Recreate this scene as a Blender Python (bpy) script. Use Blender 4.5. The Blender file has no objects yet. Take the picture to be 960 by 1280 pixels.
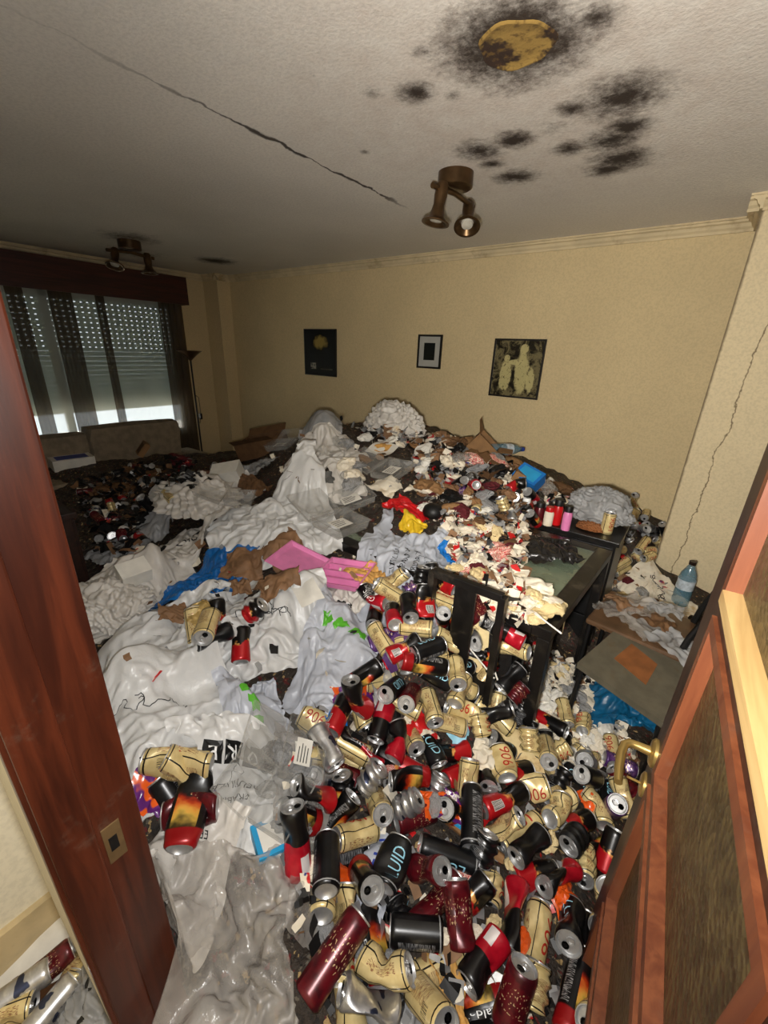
import bpy, bmesh, math, random
import numpy as np
from mathutils import Vector, Matrix, Euler

# ------------------------------------------------------------------ camera, world, light
scene = bpy.context.scene
C = scene.collection
F = 520.26
P_, YW, RL = np.radians([21.3415, 36.0902, 2.1669])
HC = 1.65
fw = np.array([-np.sin(YW) * np.cos(P_), np.cos(YW) * np.cos(P_), -np.sin(P_)])
_r = np.array([np.cos(YW), np.sin(YW), 0.0])
_u = np.cross(_r, fw)
rt = np.cos(RL) * _r + np.sin(RL) * _u
up = -np.sin(RL) * _r + np.cos(RL) * _u
CAM = np.array([0.0, 0.0, HC])

cd = bpy.data.cameras.new('camera')
cam = bpy.data.objects.new('camera', cd)
C.objects.link(cam)
cd.sensor_fit = 'HORIZONTAL'
cd.sensor_width = 36.0
cd.lens = 36.0 * F / 960.0
cd.clip_start = 0.01
m = Matrix.Identity(4)
for i in range(3):
    m[i][0], m[i][1], m[i][2], m[i][3] = rt[i], up[i], -fw[i], CAM[i]
cam.matrix_world = m
scene.camera = cam

scene.view_settings.view_transform = 'Standard'
scene.view_settings.look = 'None'
scene.view_settings.gamma = 1.0
scene.view_settings.exposure = 0.14
scene.view_settings.use_curve_mapping = False

world = bpy.data.worlds.new('daylight')
scene.world = world
world.use_nodes = True
bg = world.node_tree.nodes['Background']
bg.inputs[0].default_value = (0.86, 0.95, 1.0, 1)
bg.inputs[1].default_value = 1.3

sd = bpy.data.lights.new('sun', 'SUN')
sd.energy = 20.0
sd.angle = 0.009
sd.color = (1.0, 0.97, 0.92)
sun = bpy.data.objects.new('sun', sd)
C.objects.link(sun)
sun.rotation_euler = Vector((0.45, 0.35, -1.0)).to_track_quat('-Z', 'Y').to_euler()

# the lamp of the phone that took the picture
ld = bpy.data.lights.new('phone_flash', 'POINT')
ld.energy = 1.0
ld.color = (1.0, 0.985, 0.96)
ld.shadow_soft_size = 0.012
ld.use_nodes = True
lnt = ld.node_tree
lem = next(n for n in lnt.nodes if n.type == 'EMISSION')
lfo = lnt.nodes.new('ShaderNodeLightFalloff')
FLASH = 70.0
lfo.inputs['Strength'].default_value = FLASH
lfo.inputs['Smooth'].default_value = 1.0
lnt.links.new(lfo.outputs['Quadratic'], lem.inputs['Strength'])
lo = bpy.data.objects.new('phone_flash', ld)
C.objects.link(lo)
lo.location = (-0.03, 0.02, 1.60)

# added fill spot beside it, no real torch, to brighten far wall and ceiling
td = bpy.data.lights.new('fill_spot', 'SPOT')
td.energy = 1.0
td.use_nodes = True
tfo = td.node_tree.nodes.new('ShaderNodeLightFalloff')
tfo.inputs['Strength'].default_value = 205.0
tfo.inputs['Smooth'].default_value = 1.2
td.node_tree.links.new(tfo.outputs['Quadratic'], next(n for n in td.node_tree.nodes if n.type == 'EMISSION').inputs['Strength'])
td.color = (1.0, 0.95, 0.86)
td.shadow_soft_size = 0.02
td.spot_size = math.radians(146)
td.spot_blend = 1.0
to = bpy.data.objects.new('fill_spot', td)
C.objects.link(to)
to.location = (-0.06, 0.02, 1.58)
to.rotation_euler = Vector((0.10, 1.0, 0.16)).to_track_quat('-Z', 'Y').to_euler()

# ------------------------------------------------------------------ helpers
rng = np.random.default_rng(11)
random.seed(7)
PI = math.pi


def ray(x, y):
    return rt * (x - 480) + up * (640 - y) + fw * F


def at_z(x, y, z):
    d = ray(x, y)
    return CAM + d * ((z - HC) / d[2])


def at_y(x, y, Y):
    d = ray(x, y)
    return CAM + d * (Y / d[1])


def at_x(x, y, X):
    d = ray(x, y)
    return CAM + d * (X / d[0])


def lin(c):
    return tuple((v / 255 / 12.92) if v / 255 <= 0.04045 else ((v / 255 + 0.055) / 1.055) ** 2.4 for v in c)


def hash3(i, j, k, seed):
    n = (i * 374761393 + j * 668265263 + k * 2147483647 + seed * 1274126177) & 0x7fffffff
    n = ((n ^ (n >> 13)) * 1274126177) & 0x7fffffff
    return ((n ^ (n >> 16)) & 0xffff) / 32767.5 - 1.0


def vnoise(p, seed=0):
    """value noise on (n,3) points -> (n,) in -1..1"""
    p = np.asarray(p, float)
    f = np.floor(p)
    i = f.astype(np.int64)
    t = p - f
    t = t * t * (3 - 2 * t)
    out = 0
    for a in (0, 1):
        for b in (0, 1):
            for c in (0, 1):
                w = (t[:, 0] if a else 1 - t[:, 0]) * (t[:, 1] if b else 1 - t[:, 1]) * (t[:, 2] if c else 1 - t[:, 2])
                out = out + w * hash3(i[:, 0] + a, i[:, 1] + b, i[:, 2] + c, seed)
    return out


def setp(o, label=None, cat=None, group=None, kind=None):
    if label:
        o['label'] = label
    if cat:
        o['category'] = cat
    if group:
        o['group'] = group
    if kind:
        o['kind'] = kind
    return o


def mesh(name, V, Fc, smooth=False, uv=None, sharp=None):
    me = bpy.data.meshes.new(name)
    me.from_pydata([tuple(map(float, v)) for v in V], [], [tuple(map(int, f)) for f in Fc])
    if smooth:
        me.polygons.foreach_set('use_smooth', [True] * len(me.polygons))
    if uv is not None:
        ul = me.uv_layers.new(name='UVMap')
        idx = np.empty(len(me.loops), dtype=np.int32)
        me.loops.foreach_get('vertex_index', idx)
        ul.data.foreach_set('uv', np.asarray(uv, dtype=np.float32)[idx].ravel())
    me.update()
    if sharp:
        me.set_sharp_from_angle(angle=math.radians(sharp))
    return me


def link(name, me, mat=None, parent=None, loc=None):
    o = bpy.data.objects.new(name, me)
    C.objects.link(o)
    if mat is not None:
        if len(me.materials) == 0:
            me.materials.append(mat)
        elif me.materials[0] is not mat:
            o.material_slots[0].link = 'OBJECT'
            o.material_slots[0].material = mat
    if parent is not None:
        o.parent = parent
    if loc is not None:
        o.location = loc
    return o


def empty(name, loc=(0, 0, 0), rotz=0.0):
    o = bpy.data.objects.new(name, None)
    o.empty_display_size = 0.05
    C.objects.link(o)
    o.location = loc
    o.rotation_euler = (0, 0, rotz)
    return o


class MB:
    """collects simple shapes into one mesh"""

    def __init__(s):
        s.V, s.F = [], []

    def add(s, V, Fc):
        n = len(s.V)
        s.V += [tuple(v) for v in V]
        s.F += [tuple(i + n for i in f) for f in Fc]
        return s

    def box(s, a, b, bev=0.0):
        x0, y0, z0 = a
        x1, y1, z1 = b
        if bev <= 0:
            V = [(x, y, z) for z in (z0, z1) for (x, y) in ((x0, y0), (x1, y0), (x1, y1), (x0, y1))]
            return s.add(V, [(3, 2, 1, 0), (4, 5, 6, 7), (0, 1, 5, 4), (1, 2, 6, 5), (2, 3, 7, 6), (3, 0, 4, 7)])
        bm = bmesh.new()
        bmesh.ops.create_cube(bm, size=1)
        for v in bm.verts:
            v.co = Vector(((x0 + x1) / 2 + v.co.x * (x1 - x0), (y0 + y1) / 2 + v.co.y * (y1 - y0), (z0 + z1) / 2 + v.co.z * (z1 - z0)))
        bmesh.ops.bevel(bm, geom=list(bm.edges), offset=bev, segments=2, profile=0.6, affect='EDGES')
        bm.verts.index_update()
        s.add([v.co[:] for v in bm.verts], [[v.index for v in f.verts] for f in bm.faces])
        bm.free()
        return s

    def bar(s, p, q, w, h=None, upv=(0, 0, 1)):
        """rectangular bar from p to q"""
        h = h or w
        p, q = np.array(p, float), np.array(q, float)
        d = (q - p) / np.linalg.norm(q - p)
        a = np.cross(d, np.array(upv, float))
        if np.linalg.norm(a) < 1e-3:
            a = np.cross(d, (1, 0, 0))
        a /= np.linalg.norm(a)
        b = np.cross(a, d)
        V = [e + a * sx * w / 2 + b * sy * h / 2 for e in (p, q) for sx, sy in ((-1, -1), (1, -1), (1, 1), (-1, 1))]
        return s.add(V, [(3, 2, 1, 0), (4, 5, 6, 7), (0, 1, 5, 4), (1, 2, 6, 5), (2, 3, 7, 6), (3, 0, 4, 7)])

    def tube(s, pts, r, n=10, cap=True):
        pts = [np.array(p, float) for p in pts]
        rs = r if hasattr(r, '__len__') else [r] * len(pts)
        V, Fc = [], []
        prev = None
        for i, p in enumerate(pts):
            d = pts[min(i + 1, len(pts) - 1)] - pts[max(i - 1, 0)]
            d = d / (np.linalg.norm(d) + 1e-9)
            if prev is None:
                a = np.cross(d, (0, 0, 1))
                if np.linalg.norm(a) < 0.05:
                    a = np.cross(d, (1, 0, 0))
            else:
                a = prev - d * (prev @ d)
            a = a / np.linalg.norm(a)
            prev = a
            b = np.cross(d, a)
            for k in range(n):
                t = 2 * PI * k / n
                V.append(p + (a * math.cos(t) + b * math.sin(t)) * rs[i])
        for i in range(len(pts) - 1):
            for k in range(n):
                Fc.append((i * n + k, i * n + (k + 1) % n, (i + 1) * n + (k + 1) % n, (i + 1) * n + k))
        if cap:
            Fc.append(tuple(range(n - 1, -1, -1)))
            Fc.append(tuple((len(pts) - 1) * n + k for k in range(n)))
        return s.add(V, Fc)

    def lathe(s, prof, n=24, o=(0, 0, 0), axis=(0, 0, 1), cap=True):
        """prof: list of (r,z)"""
        A = Vector(axis).normalized()
        q = Vector((0, 0, 1)).rotation_difference(A).to_matrix()
        V, Fc = [], []
        for r, z in prof:
            for k in range(n):
                t = 2 * PI * k / n
                v = q @ Vector((r * math.cos(t), r * math.sin(t), z)) + Vector(o)
                V.append(v[:])
        for i in range(len(prof) - 1):
            for k in range(n):
                Fc.append((i * n + k, i * n + (k + 1) % n, (i + 1) * n + (k + 1) % n, (i + 1) * n + k))
        if cap and prof[0][0] > 1e-5:
            Fc.append(tuple(range(n - 1, -1, -1)))
        if cap and prof[-1][0] > 1e-5:
            Fc.append(tuple((len(prof) - 1) * n + k for k in range(n)))
        return s.add(V, Fc)

    def build(s, name, mat, parent=None, smooth=False, loc=None):
        return link(name, mesh(name, s.V, s.F, smooth, sharp=40 if smooth else None), mat, parent, loc)


# ------------------------------------------------------------------ material helpers
class NT:
    def __init__(s, name):
        s.m = bpy.data.materials.new(name)
        s.m.use_nodes = True
        s.t = s.m.node_tree
        s.b = s.t.nodes['Principled BSDF']
        s.out = s.t.nodes['Material Output']

    def n(s, typ, **kw):
        nd = s.t.nodes.new('ShaderNode' + typ)
        for k, v in kw.items():
            setattr(nd, k, v)
        return nd

    def l(s, a, b):
        s.t.links.new(a, b)

    def put(s, sock, v):
        if hasattr(v, 'is_linked') or hasattr(v, 'links'):
            s.l(v, sock)
        else:
            sock.default_value = v

    def math(s, op, a, b=0.0, c=0.0):
        nd = s.n('Math', operation=op)
        s.put(nd.inputs[0], a)
        s.put(nd.inputs[1], b)
        s.put(nd.inputs[2], c)
        return nd.outputs[0]

    def mix(s, f, a, b):
        nd = s.n('Mix', data_type='RGBA')
        s.put(nd.inputs[0], f)
        for sock, v in ((nd.inputs[6], a), (nd.inputs[7], b)):
            s.put(sock, v if not isinstance(v, tuple) else (v + (1,))[:4])
        return nd.outputs[2]

    def ramp(s, v, lo, hi, a=0.0, b=1.0, smooth=True):
        nd = s.n('MapRange')
        nd.interpolation_type = 'SMOOTHSTEP' if smooth else 'LINEAR'
        s.put(nd.inputs[0], v)
        for i, x in enumerate((lo, hi, a, b)):
            nd.inputs[i + 1].default_value = x
        return nd.outputs[0]

    def noise(s, scale, vec=None, detail=3.0, rough=0.55, out='Fac', dist=0.0):
        nd = s.n('TexNoise')
        nd.inputs['Scale'].default_value = scale
        nd.inputs['Detail'].default_value = detail
        nd.inputs['Roughness'].default_value = rough
        nd.inputs['Distortion'].default_value = dist
        if vec is not None:
            s.l(vec, nd.inputs['Vector'])
        return nd.outputs[out]

    def coord(s, w='Object'):
        return s.n('TexCoord').outputs[w]

    def pos(s):
        return s.n('NewGeometry').outputs['Position']

    def sep(s, v):
        nd = s.n('SeparateXYZ')
        s.l(v, nd.inputs[0])
        return nd.outputs

    def mapping(s, v, scale=(1, 1, 1), loc=(0, 0, 0), rot=(0, 0, 0)):
        nd = s.n('Mapping')
        s.l(v, nd.inputs[0])
        nd.inputs['Scale'].default_value = scale
        nd.inputs['Location'].default_value = loc
        nd.inputs['Rotation'].default_value = rot
        return nd.outputs[0]

    def bump(s, h, strength=0.3, dist=0.01):
        nd = s.n('Bump')
        nd.inputs['Strength'].default_value = strength
        nd.inputs['Distance'].default_value = dist
        s.l(h, nd.inputs['Height'])
        s.l(nd.outputs[0], s.b.inputs['Normal'])

    def base(s, v):
        s.put(s.b.inputs['Base Color'], v if not isinstance(v, tuple) else (v + (1,))[:4])

    def set(s, **kw):
        for k, v in kw.items():
            s.b.inputs[k.replace('_', ' ')].default_value = v
        return s


def plain(name, c, rough=0.6, metal=0.0, var=0.25, scale=14.0, spec=0.4, bump=0.0, bscale=80.0, bdist=0.002, dirt=None, **kw):
    """colour with a noise variation and an optional relief"""
    t = NT(name)
    co = t.coord()
    n = t.noise(scale, co, 4)
    a = tuple(x * (1 - var) for x in lin(c))
    b = tuple(min(1, x * (1 + var * 0.6)) for x in lin(c))
    col = t.mix(t.ramp(n, 0.3, 0.7), a, b)
    if dirt:
        col = t.mix(t.ramp(t.noise(scale * 0.6, co, 6, 0.7), 0.52, 0.75), col, lin(dirt))
    t.base(col)
    t.set(Roughness=rough, Metallic=metal, Specular_IOR_Level=spec)
    if bump:
        t.bump(t.noise(bscale, co, 4), bump, bdist)
    t.set(**kw)
    return t.m


M = {}


def wall_mat(name, c, extra=None, bs=0.5, sc=90):
    t = NT(name)
    p = t.pos()
    n = t.noise(1.3, p, 4)
    n2 = t.noise(sc, p, 3, 0.6)
    col = t.mix(t.ramp(n, 0.3, 0.75), tuple(x * 0.9 for x in lin(c)), lin(c))
    col = t.mix(t.ramp(n2, 0.35, 0.6, 0.25, 0.0), col, tuple(x * 0.55 for x in lin(c)))
    if extra:
        col = extra(t, p, col)
    t.base(col)
    t.set(Roughness=0.85, Specular_IOR_Level=0.2)
    t.bump(n2, bs, 0.004)
    return t.m


CEIL = 2.508
D = 3.9          # back wall
XW = -5.95       # window wall
CRX = -1.84      # crack in the ceiling


def ceiling_extra(t, p, col):
    nz = t.noise(9, p, 6, 0.75)
    nzf = t.noise(60, p, 4, 0.7)
    spots = [(645, 55, 58, 1.1), (742, 22, 22, .8), (530, 65, 11, .6), (520, 116, 16, .9), (565, 119, 8, .6), (592, 100, 10, .6),
             (715, 136, 14, .85), (780, 122, 36, .9), (825, 120, 16, .6), (642, 175, 17, .95), (600, 189, 19, .95), (615, 205, 11, .8),
             (645, 221, 17, .95), (787, 158, 19, .95), (762, 176, 22, .95), (712, 186, 14, .85), (775, 199, 25, .95), (760, 212, 16, .95),
             (465, 115, 10, .5), (457, 190, 5, .6), (270, 326, 13, 1.0), (163, 297, 20, .7), (720, 75, 14, .4), (690, 160, 18, .5),
             (640, 112, 14, .5), (165, 316, 26, .5)]
    acc = None
    sx = t.sep(p)
    for (x, y, r, a) in spots:
        w = at_z(x, y, CEIL)
        w2 = at_z(x + r, y, CEIL)
        R = np.linalg.norm(w2 - w)
        nd = t.n('VectorMath', operation='DISTANCE')
        t.l(p, nd.inputs[0])
        nd.inputs[1].default_value = tuple(w)
        v = t.math('MULTIPLY', t.ramp(nd.outputs['Value'], 0.0, R * 2.7, 1.0, 0.0, False), a)
        acc = v if acc is None else t.math('MAXIMUM', acc, v)
    k = t.math('ADD', acc, t.math('MULTIPLY', t.math('SUBTRACT', nz, 0.5), 0.9))
    k = t.math('ADD', k, t.math('MULTIPLY', t.math('SUBTRACT', nzf, 0.5), 0.55))
    k = t.math('MULTIPLY', t.ramp(k, 0.16, 0.86), t.ramp(acc, 0.02, 0.3))
    # fine specks around the damp zone
    nd = t.n('VectorMath', operation='DISTANCE')
    t.l(p, nd.inputs[0])
    nd.inputs[1].default_value = tuple(at_z(680, 130, CEIL))
    zone = t.ramp(nd.outputs['Value'], 0.4, 1.5, 1.0, 0.0)
    sp = t.math('MULTIPLY', t.ramp(t.noise(26, p, 5, 0.8), 0.60, 0.78), t.math('MULTIPLY', zone, 0.55))
    sp2 = t.math('MULTIPLY', t.ramp(t.noise(17, p, 5, 0.8), 0.69, 0.77), 0.5)
    k = t.math('MAXIMUM', t.math('MAXIMUM', k, sp), sp2)
    # the crack
    dx = t.math('ADD', t.math('SUBTRACT', sx[0], CRX), t.math('MULTIPLY', t.math('SUBTRACT', t.noise(6, p, 4), 0.5), 0.10))
    wd = t.ramp(t.noise(7, p, 3), 0.3, 0.75, 0.004, 0.026)
    ln = t.math('SUBTRACT', 1.0, t.math('MINIMUM', 1.0, t.math('DIVIDE', t.math('ABSOLUTE', dx), wd)))
    ln = t.math('MULTIPLY', t.ramp(ln, 0.0, 0.7), t.math('MULTIPLY', t.ramp(sx[1], 0.7, 1.5, 0.15, 1.0), t.ramp(sx[1], 2.35, 2.75, 1.0, 0.0)))
    k = t.math('MAXIMUM', k, t.math('MULTIPLY', ln, 0.95))
    col = t.mix(t.math('MULTIPLY', zone, t.ramp(nz, 0.3, 0.7, 0.1, 0.3)), col, lin((150, 110, 85)))
    return t.mix(t.math('MULTIPLY', k, 0.96), col, lin((38, 26, 18)))


def pillar_extra(t, p, col):
    s = t.sep(p)
    a = at_y(960, 400, 3.43)
    b = at_y(845, 700, 3.43)
    k = (a[0] - b[0]) / (a[2] - b[2])
    xx = t.math('ADD', t.math('MULTIPLY', t.math('SUBTRACT', s[2], float(b[2])), float(k)), float(b[0]))
    dx = t.math('ADD', t.math('SUBTRACT', s[0], xx), t.math('MULTIPLY', t.math('SUBTRACT', t.noise(5, p, 5, 0.65), 0.5), 0.13))
    ln = t.ramp(t.math('ABSOLUTE', dx), 0.001, 0.006, 1.0, 0.0)
    ed = t.ramp(t.math('ADD', s[0], t.math('MULTIPLY', t.noise(14, p, 4), 0.014)), 0.010, 0.024, 0.75, 0.0)
    return t.mix(t.math('MAXIMUM', t.math('MULTIPLY', ln, 0.75), ed), col, lin((70, 48, 26)))


M['ceil'] = wall_mat('stained_ceiling_plaster', (232, 226, 216), ceiling_extra, 0.55, 75)
M['wall'] = wall_mat('cream_wall_paint', (224, 202, 157), None, 0.4, 85)
M['pillar'] = wall_mat('cracked_cream_paint', (226, 208, 170), pillar_extra, 0.4, 85)
M['hallwall'] = wall_mat('hall_wall_paint', (236, 228, 205), None, 0.15, 60)
M['cornice'] = plain('cornice_plaster', (214, 196, 158), 0.75, var=0.12, scale=5, dirt=(150, 126, 90))


def wood_mat(name, c1, c2, rough=0.35, scale=3.0, axis=2, dust=0.0):
    t = NT(name)
    co = t.coord()
    sc = [14, 14, 14]
    sc[axis] = 0.9
    n = t.noise(scale, t.mapping(co, tuple(sc)), 5, 0.6, dist=0.6)
    col = t.mix(t.ramp(n, 0.3, 0.72), lin(c1), lin(c2))
    if dust:
        col = t.mix(t.ramp(t.noise(7, co, 6, 0.75), 0.56, 0.78, 0.0, dust), col, lin((120, 108, 92)))
    t.base(col)
    t.set(Roughness=rough, Specular_IOR_Level=0.5)
    t.bump(n, 0.08, 0.002)
    return t.m


M['jamb'] = wood_mat('red_brown_varnished_wood', (54, 23, 14), (88, 40, 23), 0.32, dust=0.5)
M['doorwood'] = wood_mat('door_red_wood', (36, 21, 15), (60, 36, 24), 0.4, dust=0.4)
M['bead'] = wood_mat('door_bead_wood', (92, 46, 26), (120, 68, 40), 0.45, dust=0.25)
M['beadpale'] = wood_mat('pale_bead_wood', (176, 142, 90), (206, 174, 118), 0.5, axis=1)  # paler wood for the bottom bead of one pane
M['darkwood'] = wood_mat('dark_brown_wood', (26, 14, 10), (46, 26, 18), 0.4, axis=0)
M['pelmet'] = wood_mat('mahogany_pelmet_wood', (50, 18, 14), (74, 30, 22), 0.45, axis=1)
M['black'] = plain('black_lacquer', (20, 18, 17), 0.35, var=0.4, dirt=(70, 62, 52))
M['blackmat'] = plain('black_plastic', (17, 16, 16), 0.5, var=0.3)
M['brass'] = plain('polished_brass', (190, 160, 96), 0.3, 0.85, 0.1)
M['oldbrass'] = plain('tarnished_brass', (92, 70, 46), 0.32, 0.75, 0.25)
M['chrome'] = plain('aluminium', (200, 200, 200), 0.4, 0.8, 0.12, scale=60)
M['floor'] = wood_mat('parquet_floor', (70, 44, 26), (104, 70, 42), 0.4, axis=1, dust=0.3)
M['skirt'] = plain('beige_skirting_tile', (196, 176, 136), 0.5, var=0.2, scale=9, dirt=(140, 112, 70))


def glass_mat():
    t = NT('amber_rippled_glass')
    co = t.coord()
    v = t.n('TexVoronoi')
    v.inputs['Scale'].default_value = 95
    t.l(co, v.inputs['Vector'])
    t.base(t.mix(t.ramp(t.noise(30, co, 4), 0.3, 0.7), lin((66, 54, 32)), lin((100, 84, 52))))
    t.set(Roughness=0.35, Transmission_Weight=0.35, IOR=1.45, Specular_IOR_Level=0.5)
    t.bump(v.outputs['Distance'], 0.7, 0.004)
    return t.m


M['pane'] = glass_mat()
M['glass'] = plain('pale_green_glass', (150, 165, 140), 0.12, var=0.1, Transmission_Weight=0.55, dirt=(120, 112, 92))
M['clearglass'] = NT('window_glass').set(Transmission_Weight=1.0, Roughness=0.02, Base_Color=(1, 1, 1, 1), IOR=1.02).m


def film_mat(name, c, alpha, rough=0.25, trans=0.3, var=0.12, spec=0.5, bump=0.3):
    """thin plastic film: surface mixed with a see-through part and light that shines through"""
    t = NT(name)
    co = t.coord()
    n = t.noise(5, co, 4)
    a = tuple(x * (1 - var) for x in lin(c))
    t.base(t.mix(t.ramp(n, 0.3, 0.7), a, lin(c)))
    t.set(Roughness=rough, Specular_IOR_Level=spec)
    rg = t.n('TexNoise')
    rg.noise_type = 'RIDGED_MULTIFRACTAL'
    t.l(co, rg.inputs['Vector'])
    rg.inputs['Scale'].default_value = 7.0
    rg.inputs['Detail'].default_value = 3.0
    rg.inputs['Roughness'].default_value = 0.45
    rg.inputs['Distortion'].default_value = 0.6
    t.bump(t.math('ADD', t.math('MULTIPLY', rg.outputs[0], 0.7), t.math('MULTIPLY', t.noise(38, co, 5, 0.6, dist=0.8), 0.3)), min(1.0, bump * 1.8), 0.016)
    last = t.b.outputs[0]
    if trans:
        tr = t.n('BsdfTranslucent')
        tr.inputs[0].default_value = lin(c) + (1,)
        mx = t.n('MixShader')
        mx.inputs[0].default_value = trans
        t.l(last, mx.inputs[1])
        t.l(tr.outputs[0], mx.inputs[2])
        last = mx.outputs[0]
    if alpha < 1:
        tp = t.n('BsdfTransparent')
        tp.inputs[0].default_value = (0.97, 0.97, 0.97, 1)
        mx = t.n('MixShader')
        t.l(t.ramp(t.noise(9, co, 3), 0.3, 0.7, max(0, alpha - 0.14), min(1, alpha + 0.14)), mx.inputs[0])
        t.l(tp.outputs[0], mx.inputs[1])
        t.l(last, mx.inputs[2])
        last = mx.outputs[0]
    t.l(last, t.out.inputs[0])
    return t.m


M['bag'] = film_mat('white_bag_film', (226, 225, 222), 1.0, 0.3, 0.15)
M['bagw'] = film_mat('warm_white_bag_film', (218, 212, 203), 1.0, 0.34, 0.15)
M['bagb'] = film_mat('cool_white_bag_film', (208, 212, 222), 0.95, 0.28, 0.18)
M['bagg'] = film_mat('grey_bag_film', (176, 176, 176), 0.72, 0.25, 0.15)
M['clear'] = film_mat('clear_crinkled_film', (196, 190, 182), 0.46, 0.16, 0.1, spec=0.9, bump=0.6)
M['cleartray'] = film_mat('clear_tray_plastic', (186, 184, 178), 0.28, 0.08, 0.0, spec=1.0, bump=0.05)
M['bluebag'] = film_mat('blue_bag_film', (22, 110, 186), 0.97, 0.28, 0.15)
M['tealbag'] = film_mat('teal_blue_bag_film', (20, 98, 140), 0.95, 0.28, 0.15)
M['brownbag'] = plain('brown_paper', (132, 98, 68), 0.7, var=0.3, bump=0.4, bscale=40)
M['card'] = plain('brown_cardboard', (140, 104, 66), 0.8, var=0.2)
M['cardd'] = plain('dark_cardboard', (104, 74, 46), 0.8, var=0.25)
M['paper'] = plain('white_paper', (224, 220, 210), 0.75, var=0.1)
M['tissue'] = plain('white_tissue', (226, 216, 196), 0.9, var=0.14, dirt=(196, 164, 108))
M['foam'] = plain('cream_food_waste', (222, 200, 150), 0.85, var=0.2, dirt=(160, 112, 58))
M['ink'] = plain('black_print', (16, 16, 17), 0.45, var=0.1)
M['inkw'] = plain('white_print', (238, 238, 236), 0.45, var=0.05)
M['inkr'] = plain('red_print', (172, 40, 26), 0.4, var=0.15)
M['inkg'] = plain('green_print', (86, 170, 44), 0.45, var=0.15)
M['inkb'] = plain('blue_print', (40, 62, 150), 0.45, var=0.15)
M['inkc'] = plain('pale_blue_print', (150, 205, 225), 0.45, var=0.1)
M['orange'] = plain('orange_foil', (226, 88, 26), 0.25, var=0.25, scale=30, spec=0.8)
M['red'] = plain('red_plastic', (190, 22, 26), 0.3, var=0.2)
M['pinkp'] = plain('pink_plastic', (222, 128, 178), 0.3, var=0.12, spec=0.6)
M['yellow'] = plain('yellow_plastic', (218, 180, 40), 0.35, var=0.15)
M['maroon'] = plain('maroon_cloth', (88, 22, 30), 0.85, var=0.3)
M['bluebox'] = plain('blue_card', (24, 112, 190), 0.5, var=0.12)
M['cyan'] = plain('cyan_plastic', (44, 150, 200), 0.4, var=0.1)
M['sofa'] = plain('beige_sofa_fabric', (140, 126, 106), 0.9, var=0.2, bump=0.3, bscale=150)
M['seatgrey'] = plain('grey_seat_vinyl', (92, 86, 72), 0.4, var=0.2, dirt=(92, 74, 52))
M['seatbrown'] = plain('stained_brown_vinyl', (98, 72, 50), 0.35, var=0.4, scale=9, dirt=(60, 42, 28))
M['rust'] = plain('rust_brown_patch', (128, 78, 40), 0.7, var=0.25)
M['darkbag'] = film_mat('black_bag_film', (30, 28, 27), 1.0, 0.25, 0.0)
M['bread'] = plain('bread_crust', (206, 156, 84), 0.8, var=0.3, scale=30)
M['lampbulb'] = plain('unlit_bulb_glass', (190, 184, 170), 0.15, var=0.1)
M['gold'] = plain('gold_foil', (180, 152, 92), 0.35, 0.3, 0.25, scale=40)


def purple_orange():
    t = NT('orange_purple_foil')
    co = t.coord()
    n = t.noise(14, co, 2)
    c = t.mix(t.ramp(n, 0.47, 0.5), lin((228, 92, 28)), lin((92, 34, 110)))
    c = t.mix(t.ramp(t.noise(22, co, 2), 0.64, 0.66), c, lin((230, 220, 210)))
    t.base(c)
    t.set(Roughness=0.25, Specular_IOR_Level=0.8)
    return t.m


M['chips'] = purple_orange()


def redpack():
    t = NT('red_white_print_foil')
    co = t.coord()
    n = t.noise(16, co, 2)
    c = t.mix(t.ramp(n, 0.5, 0.53), lin((196, 32, 34)), lin((232, 222, 200)))
    c = t.mix(t.ramp(t.noise(30, co, 1), 0.66, 0.68), c, lin((40, 60, 130)))
    t.base(c)
    t.set(Roughness=0.3, Specular_IOR_Level=0.7)
    return t.m


M['redpack'] = redpack()


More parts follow.
